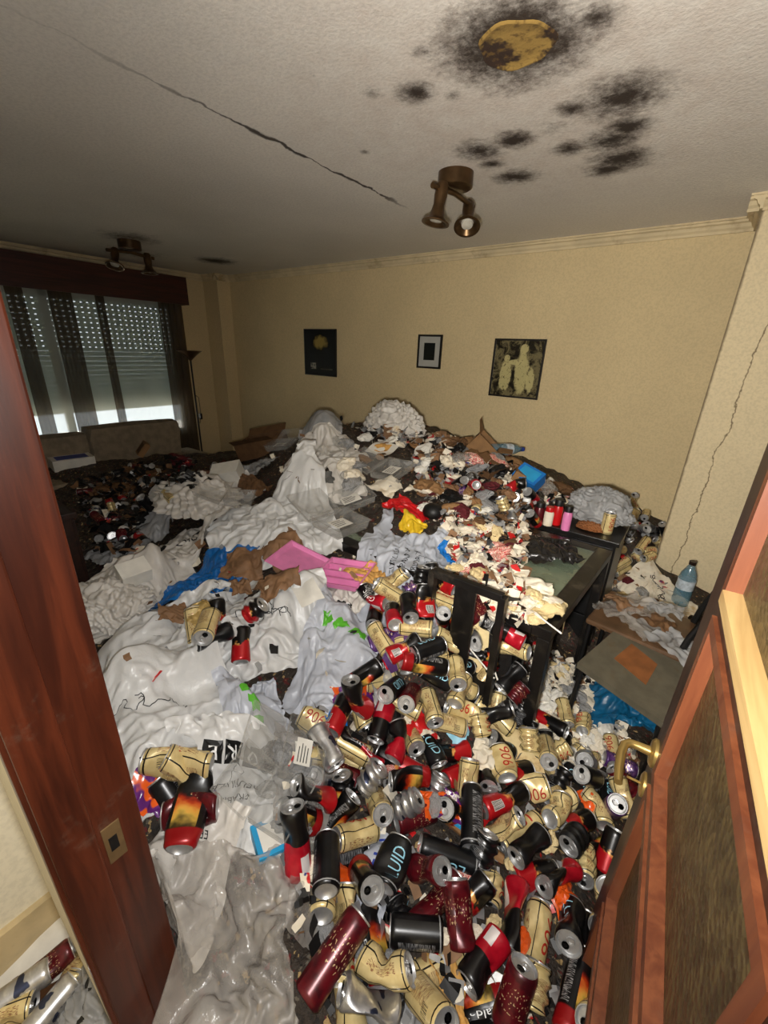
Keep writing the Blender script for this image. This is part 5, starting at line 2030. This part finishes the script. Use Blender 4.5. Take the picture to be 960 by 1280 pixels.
carton(343, 1048, 25, .10, .08, .015, M['cyan'], 'cyan rimmed white tray below the boxed-letter bag', False, inner=M['paper'])

# food trays
tray(425, 660, 20, .26, .20, .055, M['cleartray'], 'clear food tray with white label, lowest of the tray pile')
tray(440, 628, 20, .25, .19, .05, M['cleartray'], 'clear food tray with white label in the middle of the tray pile')
tray(490, 592, 35, .26, .20, .05, M['cleartray'], 'clear food tray with white label, highest of the tray pile')
tray(352, 560, 5, .24, .20, .06, M['cleartray'], 'clear labelled food tray beside the pointed bag')
tray(300, 628, 60, .22, .16, .05, M['cleartray'], 'unlabelled clear tray on the dim side of the heap', tag=False)
tray(375, 945, 80, .17, .12, .05, M['cleartray'], 'clear tray with paper label beside the clover bag')
tray(350, 1010, 60, .15, .11, .04, M['cleartray'], 'small clear tray beside the boxed-letter bag', tag=False)
tray(430, 722, 50, .24, .22, .03, M['pinkp'], 'pink plastic tray with compartments on the lavender bag', tag=False, cells=4)
tray(548, 562, 310, .20, .10, .03, M['blackmat'], 'black plastic tray on the crest beside the round bag', tag=False, open_lid=False)


def leaflet(px, py, deg, w, d, mat, label, inner=None, lean=0.2, name='leaflet', z=None):
    m4 = frame_at(px, py, deg, z, lean)
    n = 9
    V = []
    for sgn in (0, 1):
        for j in range(n):
            for i in range(n):
                x, y = (i / (n - 1) - .5), (j / (n - 1) - .5)
                V.append((x * w, y * d, .012 + .05 * w * math.sin(x * 5 + y * 3) + .02 * w * math.sin(y * 9) - sgn * .0012))
    Fc = [(j * n + i, j * n + i + 1, (j + 1) * n + i + 1, (j + 1) * n + i) for j in range(n - 1) for i in range(n - 1)]
    Fc += [tuple(n * n + k for k in reversed(f)) for f in Fc]
    o = link(name, mesh(name, V, Fc, True), mat)
    o.matrix_world = m4
    setp(o, label, 'leaflet')
    if inner:
        Vi = [(v[0] * .62, v[1] * .6 + d * .05, v[2] + .003) for v in V[:n * n]]
        link('printed_picture', mesh('printed_picture', Vi, Fc[:(n - 1) ** 2], True), inner, o)
    return o


leaflet(478, 562, 35, .20, .17, M['paper'], 'white packet with a yellow food picture near the crest', M['bread'])
leaflet(383, 738, 300, .16, .09, M['paper'], 'folded white card above the scribbled bag')
leaflet(640, 935, 340, .20, .14, M['foam'], 'crumpled tan paper between cans and the table leg')
leaflet(500, 815, 30, .13, .11, M['can_purple'], 'purple printed card at the edge of the can heap')
leaflet(592, 1050, 325, .17, .03, M['card'], 'long tan strip of card lying on black cans')
leaflet(70, 1186, 25, .34, .16, M['paper'], 'white torn paper along the hall skirting', lean=0.0, z=.01, name='paper_sheet')
puffy(118, 1258, .10, .08, .05, M['bagg'], 'grey film bag on the hall floor against the jamb', 21, pos=tuple(at_z(124, 1262, .02)))
puffy(730, 645, .075, .05, .03, M['rust'], 'brown tobacco shreds heaped on the cabinet', 23, pos=(-.33, 2.43, .752))
leaflet(573, 1028, 325, .13, .03, M['cyan'], 'bright cyan strip of plastic between cans')

# crumpled sheets: wrappers, paper bags, cloths  (x, y, w, h, dir, material, label, category, name)
SH = [
    (362, 700, .28, .20, 20, 'brownbag', 'crumpled brown paper bag below the largest white bag', 'paper bag', 'paper_bag'),
    (305, 705, .20, .15, 60, 'brownbag', 'brown paper scrap beside the smudged bag', 'paper bag', 'paper_bag'),
    (345, 735, .18, .13, 300, 'brownbag', 'brown paper wrapper under the white card', 'paper bag', 'paper_bag'),
    (300, 746, .13, .09, 20, 'brownbag', 'brown paper poking out of the blue bag', 'paper bag', 'paper_bag'),
    (315, 612, .26, .22, 40, 'cardd', 'dark brown crumpled bag between clear trays', 'paper bag', 'paper_bag'),
    (455, 724, .17, .15, 20, 'bread', 'golden bread slices in film beside the pink tray', 'bread', 'bread_bag'),
    (507, 640, .24, .17, 20, 'red', 'shiny red wrapper above the tray pile end', 'wrapper', 'food_wrapper'),
    (515, 663, .14, .12, 40, 'yellow', 'yellow wrapper below the shiny red one', 'wrapper', 'food_wrapper'),
    (480, 612, .2, .15, 20, 'tissue', 'white tissue above the red wrapper', 'tissue', 'tissue_sheet'),
    (528, 612, .2, .16, 50, 'tissue', 'white tissue on the crest slope near the trays', 'tissue', 'tissue_sheet'),
    (575, 655, .22, .15, 330, 'redpack', 'red and white printed wrapper by the black ball', 'wrapper', 'food_wrapper'),
    (565, 700, .14, .12, 20, 'bluebox', 'small blue wrapper beside the lavender bag', 'wrapper', 'food_wrapper'),
    (632, 716, .26, .12, 350, 'maroon', 'maroon cloth lying on the table litter', 'cloth', 'cloth_rag'),
    (592, 706, .26, .12, 0, 'brownbag', 'long brown paper roll beside the maroon cloth', 'paper bag', 'paper_bag'),
    (630, 690, .24, .16, 10, 'tissue', 'white napkin above the maroon cloth', 'tissue', 'tissue_sheet'),
    (612, 662, .18, .14, 60, 'redpack', 'red and white wrapper near the table end', 'wrapper', 'food_wrapper'),
    (640, 630, .22, .15, 30, 'cardd', 'brown wrapper below the small tan carton', 'wrapper', 'food_wrapper'),
    (605, 615, .20, .14, 340, 'maroon', 'maroon wrapper on the slope below the cardboard box', 'wrapper', 'food_wrapper'),
    (600, 752, .15, .20, 80, 'foam', 'cream cloth seen through the black chair back', 'cloth', 'cloth_rag'),
    (560, 742, .12, .12, 30, 'foam', 'cream tissue behind the black chair back', 'tissue', 'tissue_sheet'),
    (672, 752, .26, .17, 20, 'foam', 'stained cream napkin heap on the table corner', 'tissue', 'tissue_sheet'),
    (655, 735, .2, .15, 60, 'tissue', 'white napkin on the table beside the black liner', 'tissue', 'tissue_sheet'),
    (692, 606, .14, .10, 10, 'paper', 'white plastic dish rim behind the jars', 'dish', 'plastic_dish'),
    (452, 888, .16, .09, 300, 'chips', 'orange and purple snack packet beside the leafy bag', 'packet', 'snack_packet'),
    (478, 868, .14, .10, 30, 'bagg', 'clear packet beside the two upright can lids', 'packet', 'snack_packet'),
    (522, 920, .16, .12, 60, 'redpack', 'red and white snack packet among beige cans', 'packet', 'snack_packet'),
    (612, 862, .13, .08, 340, 'chips', 'orange and purple snack packet by the table leg', 'packet', 'snack_packet'),
    (555, 1015, .14, .11, 100, 'chips', 'purple and orange snack packet amid red and black cans', 'packet', 'snack_packet'),
    (425, 1112, .12, .12, 70, 'orange', 'orange snack packet against beige cans near the bubble wrap', 'packet', 'snack_packet'),
    (712, 1143, .11, .10, 10, 'orange', 'crushed orange plastic cup beside the door edge', 'cup', 'plastic_cup'),
    (733, 1000, .09, .06, 10, 'orange', 'orange wrapper below the brass door handle', 'wrapper', 'food_wrapper'),
    (218, 1008, .22, .10, 240, 'chips', 'orange and purple snack packet on the bag by the jamb', 'packet', 'snack_packet'),
    (622, 828, .12, .22, 110, 'darkbag', 'black cloth hanging beside the black chair back', 'cloth', 'cloth_rag'),
    (255, 778, .14, .12, 30, 'gold', 'crumpled gold foil between blue and scribbled bags', 'foil', 'foil_wrap'),
    (215, 772, .16, .10, 10, 'brownbag', 'brown wrapper beside the loaf shaped bag', 'wrapper', 'food_wrapper'),
    (560, 1258, .16, .09, 10, 'bread', 'tan greasy paper bag in the doorway', 'paper bag', 'paper_bag'),
    (570, 915, .10, .08, 30, 'inkc', 'pale blue tissue between beige cans', 'tissue', 'tissue_sheet'),
    (610, 945, .18, .12, 340, 'tissue', 'white paper sheet below the table leg cans', 'paper', 'paper_sheet'),
    (420, 930, .10, .08, 100, 'bluebox', 'blue plastic scrap under the red can', 'scrap', 'plastic_scrap'),
    (235, 600, .20, .16, 20, 'darkbag', 'dark bowl shaped plastic before the sofa', 'bag', 'plastic_bag'),
    (180, 590, .40, .22, 20, 'cardd', 'brown cloth heap on the sofa seat edge', 'cloth', 'cloth_rag'),
    (140, 612, .34, .22, 40, 'cardd', 'dark brown clothes heap before the sofa', 'cloth', 'cloth_rag'),
    (225, 575, .34, .20, 10, 'maroon', 'maroon clothes heap near the floor lamp', 'cloth', 'cloth_rag'),
]
for k, (px, py, w_, h_, ang, mt, lab, cat, nm) in enumerate(SH):
    BG['sheet%d' % k] = bag(px, py, w_ / .78, h_ / .78, ang, M[mt], lab, cat, kind='ragged', cell=max(.006, w_ / 34), squeeze=.78, puff=.035, nl=2, seed=300 + k, name=nm, steps=10, wr=.055, bend=.1)

# black ball-shaped lid
p = hit(541, 648)
o = MB().lathe([(0, 0), (.03, .004), (.052, .02), (.058, .04), (.05, .065), (.03, .078), (0, .082)], 20).build('round_lid', M['blackmat'], None, True)
o.matrix_world = Matrix.Translation(p)
setp(o, 'round black plastic lid on the heap beside the red wrapper', 'lid')

# white plastic forks and straws
for (x0, y0, x1, y1, lab) in ((612, 820, 622, 850, 'white drinking straw pointing at the table leg'), (676, 772, 702, 792, 'white plastic fork lying off the table corner'), (585, 808, 618, 848, 'thin white stick across the cans by the chair')):
    a, b_ = hit(x0, y0), hit(x1, y1)
    zc = max(a[2], b_[2]) + .05
    a, b_ = at_z(x0, y0, zc), at_z(x1, y1, zc - .03)
    o = empty('plastic_fork' if 'fork' in lab else 'drinking_straw', tuple(a))
    setp(o, lab, 'cutlery' if 'fork' in lab else 'straw')
    d_ = b_ - a
    MB().tube([(0, 0, 0), d_ * .5, d_], .003, 8).build('shaft', M['paper'], o, True)
    if 'fork' in lab:
        sd_ = np.cross(d_, (0, 0, 1)) / np.linalg.norm(d_) * .005
        for k in (-1, 0, 1):
            MB().tube([d_ * 0 + sd_ * k, -d_ * .3 + sd_ * k * 1.2], .0015, 6).build('tine', M['paper'], o)


# crumpled tissues and paper balls
def ball(seed, sub=3):
    bm = bmesh.new()
    bmesh.ops.create_icosphere(bm, subdivisions=sub, radius=1)
    V = np.array([v.co[:] for v in bm.verts])
    r = 1 + .28 * (1 - 2 * np.abs(vnoise(V * 1.7 + seed, seed))) * .8 + .30 * (np.abs(vnoise(V * 3.3 + seed, seed + 1)) - .3) + .12 * vnoise(V * 7, seed + 2)
    V = V * r[:, None] * np.array([1, .8, .55])
    Fc = [[v.index for v in f.verts] for f in bm.faces]
    bm.free()
    return mesh('crumpled_ball', V, Fc, False)


BALLS = [ball(k) for k in range(6)]
ZN = [([(655, 735), (700, 745), (690, 780), (650, 775)], 10, ('tissue', 'foam'), 'on the glass table corner', .028, False),
      ([(585, 640), (660, 660), (655, 735), (560, 720)], 26, ('tissue', 'tissue', 'foam', 'redpack', 'maroon', 'cardd'), 'in the litter over the table end', .036, False),
      ([(520, 555), (600, 590), (650, 620), (600, 650), (530, 640)], 34, ('tissue', 'paper', 'bagg', 'card', 'brownbag', 'maroon', 'blackmat'), 'on the slope below the open cardboard box', .045, False),
      ([(540, 545), (620, 566), (712, 622), (700, 632), (600, 590), (540, 562)], 34, ('bagg', 'tissue', 'cardd', 'brownbag', 'blackmat', 'clear', 'redpack', 'card'), 'along the crest below the back wall', .06, False),
      ([(420, 545), (520, 545), (520, 600), (430, 610)], 18, ('tissue', 'paper', 'cleartray', 'bagg', 'card'), 'on the crest around the clear trays', .05, False),
      ([(665, 830), (720, 830), (770, 920), (770, 965), (690, 945), (662, 905)], 60, ('tissue', 'tissue', 'paper', 'bagg', 'foam'), 'in the litter under the table', .034, True),
      ([(735, 700), (815, 720), (835, 765), (740, 775)], 22, ('tissue', 'bagg', 'cardd', 'maroon', 'foam'), 'on the floor between table and pillar', .045, True),
      ([(545, 735), (640, 745), (640, 800), (600, 800)], 10, ('foam', 'tissue'), 'behind the black chair back', .03, False),
      ([(400, 880), (640, 900), (740, 1000), (740, 1270), (400, 1270), (350, 1000)], 34, ('tissue', 'bagg', 'foam', 'redpack', 'clear', 'orange'), 'squeezed between cans', .022, False),
      ([(330, 940), (400, 940), (400, 1060), (340, 1060)], 16, ('clear', 'cleartray', 'bagg'), 'beside the boxed-letter bag', .028, False)]
MW = {'tissue': 'white tissue ball', 'paper': 'white paper ball', 'foam': 'stained cream tissue ball', 'redpack': 'red and white wrapper ball', 'maroon': 'maroon wrapper ball', 'cardd': 'dark brown paper ball',
      'card': 'tan cardboard scrap', 'brownbag': 'brown paper ball', 'blackmat': 'black plastic scrap', 'cleartray': 'clear plastic scrap', 'bagg': 'grey film ball', 'clear': 'clear crinkled film ball', 'orange': 'orange wrapper ball'}
for poly, n, mats, where, sz, under in ZN:
    xs, ys = [p[0] for p in poly], [p[1] for p in poly]
    k = 0
    while k < n:
        px, py = rnd.uniform(min(xs), max(xs)), rnd.uniform(min(ys), max(ys))
        if not poly_in(px, py, poly):
            continue
        c = hit0(px, py) if under else hit(px, py)
        if c is None:
            k += 1
            continue
        mt = mats[k % len(mats)]
        o = link('crumpled_wrapper' if mt not in ('tissue', 'foam') else 'crumpled_tissue', BALLS[rnd.randrange(6)], M[mt])
        s = sz * rnd.uniform(.6, 1.25)
        o.matrix_world = Matrix.Translation(c + np.array((0, 0, s * .3))) @ Euler((rnd.uniform(-.5, .5), rnd.uniform(-.5, .5), rnd.uniform(0, 6.3))).to_matrix().to_4x4() @ Matrix.Diagonal((s * rnd.uniform(.8, 1.5), s, s * rnd.uniform(.7, 1.2), 1))
        setp(o, '%s %s' % (MW[mt], where), 'tissue' if mt in ('tissue', 'foam') else 'wrapper', 'crumpled litter ' + where)
        k += 1

# ------------------------------------------------------------------ scraps too small to count
SCR = {'paper_scraps': ('tissue', 'small torn white paper scraps strewn over the heap'), 'brown_scraps': ('brownbag', 'small brown paper scraps strewn over the heap'),
       'red_scraps': ('redpack', 'small red printed wrapper scraps strewn over the heap'), 'foil_scraps': ('chrome', 'small silver foil scraps strewn over the heap'),
       'dark_scraps': ('blackmat', 'small dark plastic scraps strewn over the heap'), 'film_scraps': ('bagg', 'small clear film scraps strewn over the heap')}
names = list(SCR)
acc = {k: MB() for k in names}
REG = [([(430, 530), (540, 540), (620, 562), (715, 622), (700, 632), (600, 590), (520, 560)], 420, (3, 4, 1, .5, 3, 3), 1.1, False),
       ([(520, 560), (560, 550), (700, 615), (660, 660), (570, 690), (520, 620)], 700, (2, 4, .8, .5, 3.5, 2), .8, False),
       ([(330, 560), (420, 520), (520, 545), (520, 620), (440, 610), (340, 600)], 30, (3, 3, .6, .4, 1, 3), .8, False),
       ([(560, 640), (660, 660), (650, 780), (560, 720)], 500, (6, 2, 2, .4, .8, 1), .8, False),
       ([(665, 800), (760, 850), (800, 960), (690, 960), (660, 900)], 1100, (8, 1, .7, .3, 1, 3), .6, True),
       ([(735, 700), (830, 720), (850, 780), (740, 790)], 500, (5, 3, 1, .3, 2, 2), .9, True),
       ([(90, 600), (240, 565), (250, 590), (185, 630), (170, 690), (120, 690)], 380, (.25, 1.2, .5, .5, 6, .5), 1.0, False),
       ([(390, 880), (640, 880), (760, 980), (745, 1278), (390, 1278), (340, 1000)], 380, (.5, 1.0, .8, 2, 4, 2), .5, False),
       ([(190, 680), (480, 680), (450, 850), (150, 850)], 40, (2, 2, 1, 1, 2, 2), .6, False)]
for poly, n, wts, sc, under in REG:
    xs, ys = [p[0] for p in poly], [p[1] for p in poly]
    k = 0
    while k < n:
        px, py = rnd.uniform(min(xs), max(xs)), rnd.uniform(min(ys), max(ys))
        if not poly_in(px, py, poly):
            continue
        k += 1
        c = hit0(px, py) if under else hit(px, py)
        if c is None or c[0] < -5.6:
            continue
        s = sc * rnd.uniform(.012, .042)
        e = Euler((rnd.gauss(0, .55), rnd.gauss(0, .55), rnd.uniform(0, 6.28))).to_matrix()
        fold = rnd.uniform(-.8, .8)
        asp = rnd.uniform(.4, 1)
        V = []
        for (x, y, zf) in ((-1, -1, 0), (0, -1.1, fold), (1, -.8, 0), (1.1, .9, 0), (0, 1, fold), (-.9, 1.1, 0)):
            v = e @ Vector((x * s, y * s * asp, zf * s * .6))
            V.append((c[0] + v.x, c[1] + v.y, c[2] + .006 + v.z))
        acc[rnd.choices(names, wts)[0]].add(V, [(0, 1, 4, 5), (1, 2, 3, 4)])
for k in names:
    o = acc[k].build(k, M[SCR[k][0]], hp)
    setp(o, SCR[k][1], None, kind='stuff')

# ------------------------------------------------------------------ labels of the cans: look, pose, neighbour, landmark
WHERE = [(at_z(655, 890, .35), 'near the table leg'), (at_z(590, 770, .6), 'by the black chair back'), (at_z(790, 960, .4), 'below the door handle'), (at_z(745, 1130, .4), 'along the door edge'),
         (at_z(725, 1260, .38), 'at the door foot'), (at_z(415, 850, .55), 'beside the green leaf bag'), (at_z(490, 745, .65), 'below the lavender bag'), (at_z(390, 1180, .4), 'against the bubble wrap'),
         (at_z(360, 980, .5), 'beside the boxed-letter bag'), (at_z(555, 1000, .42), 'near the purple packet'), (at_z(492, 1250, .4), 'by the greyish film bag'), (at_z(520, 920, .45), 'near the red packet'),
         (at_z(640, 940, .35), 'beside the tan paper'), (at_z(470, 1105, .42), 'near the blue lettered bag'), (at_z(612, 1130, .4), 'mid-heap before the door'), (at_z(540, 840, .52), 'below the chair back')]
SHORT = {'beige': 'a beige can', 'redblack': 'a red-black can', 'flame': 'a flame can', 'black': 'a black can', 'red': 'a red can', 'maroon': 'a maroon can', 'purple': 'a purple can', 'silver': 'a silver can'}
PP = np.array([c_[6] for c_ in CANS])
for i, (o, kind, dk, L, where, ax, c) in enumerate(CANS):
    d_ = np.linalg.norm(PP - c, axis=1)
    d_[i] = 9
    j = int(np.argmin(d_))
    look = (CAM - c) / np.linalg.norm(CAM - c)
    fc_ = float(ax @ look)
    pose = 'lid turned up' if fc_ > .6 else ('base turned up' if fc_ < -.6 else 'on its side')
    pl_ = where
    if where == FH:
        pl_ = min(WHERE, key=lambda w_: np.linalg.norm(w_[0] - c))[1]
    nb = '' if where.startswith('standing') or where == HL else ' touching ' + SHORT[CANS[j][1]]
    short = where != FH
    ad = ADJ[dk] if dk != 'crush' else 'crushed'
    o['label'] = '%s %s%s%s%s %s' % (ad, 'tall ' if (L > .14 and not short) else '', WORD[kind].replace(' with black half', '').replace('drink ', '') if short or True else '', ' ' + pose if not short else '', nb, pl_)
    if len(o['label'].split()) > 16:
        o['label'] = o['label'].replace(nb, '')

print('n cans', len(CANS), 'tris', sum(len(m_.polygons) for m_ in bpy.data.meshes))
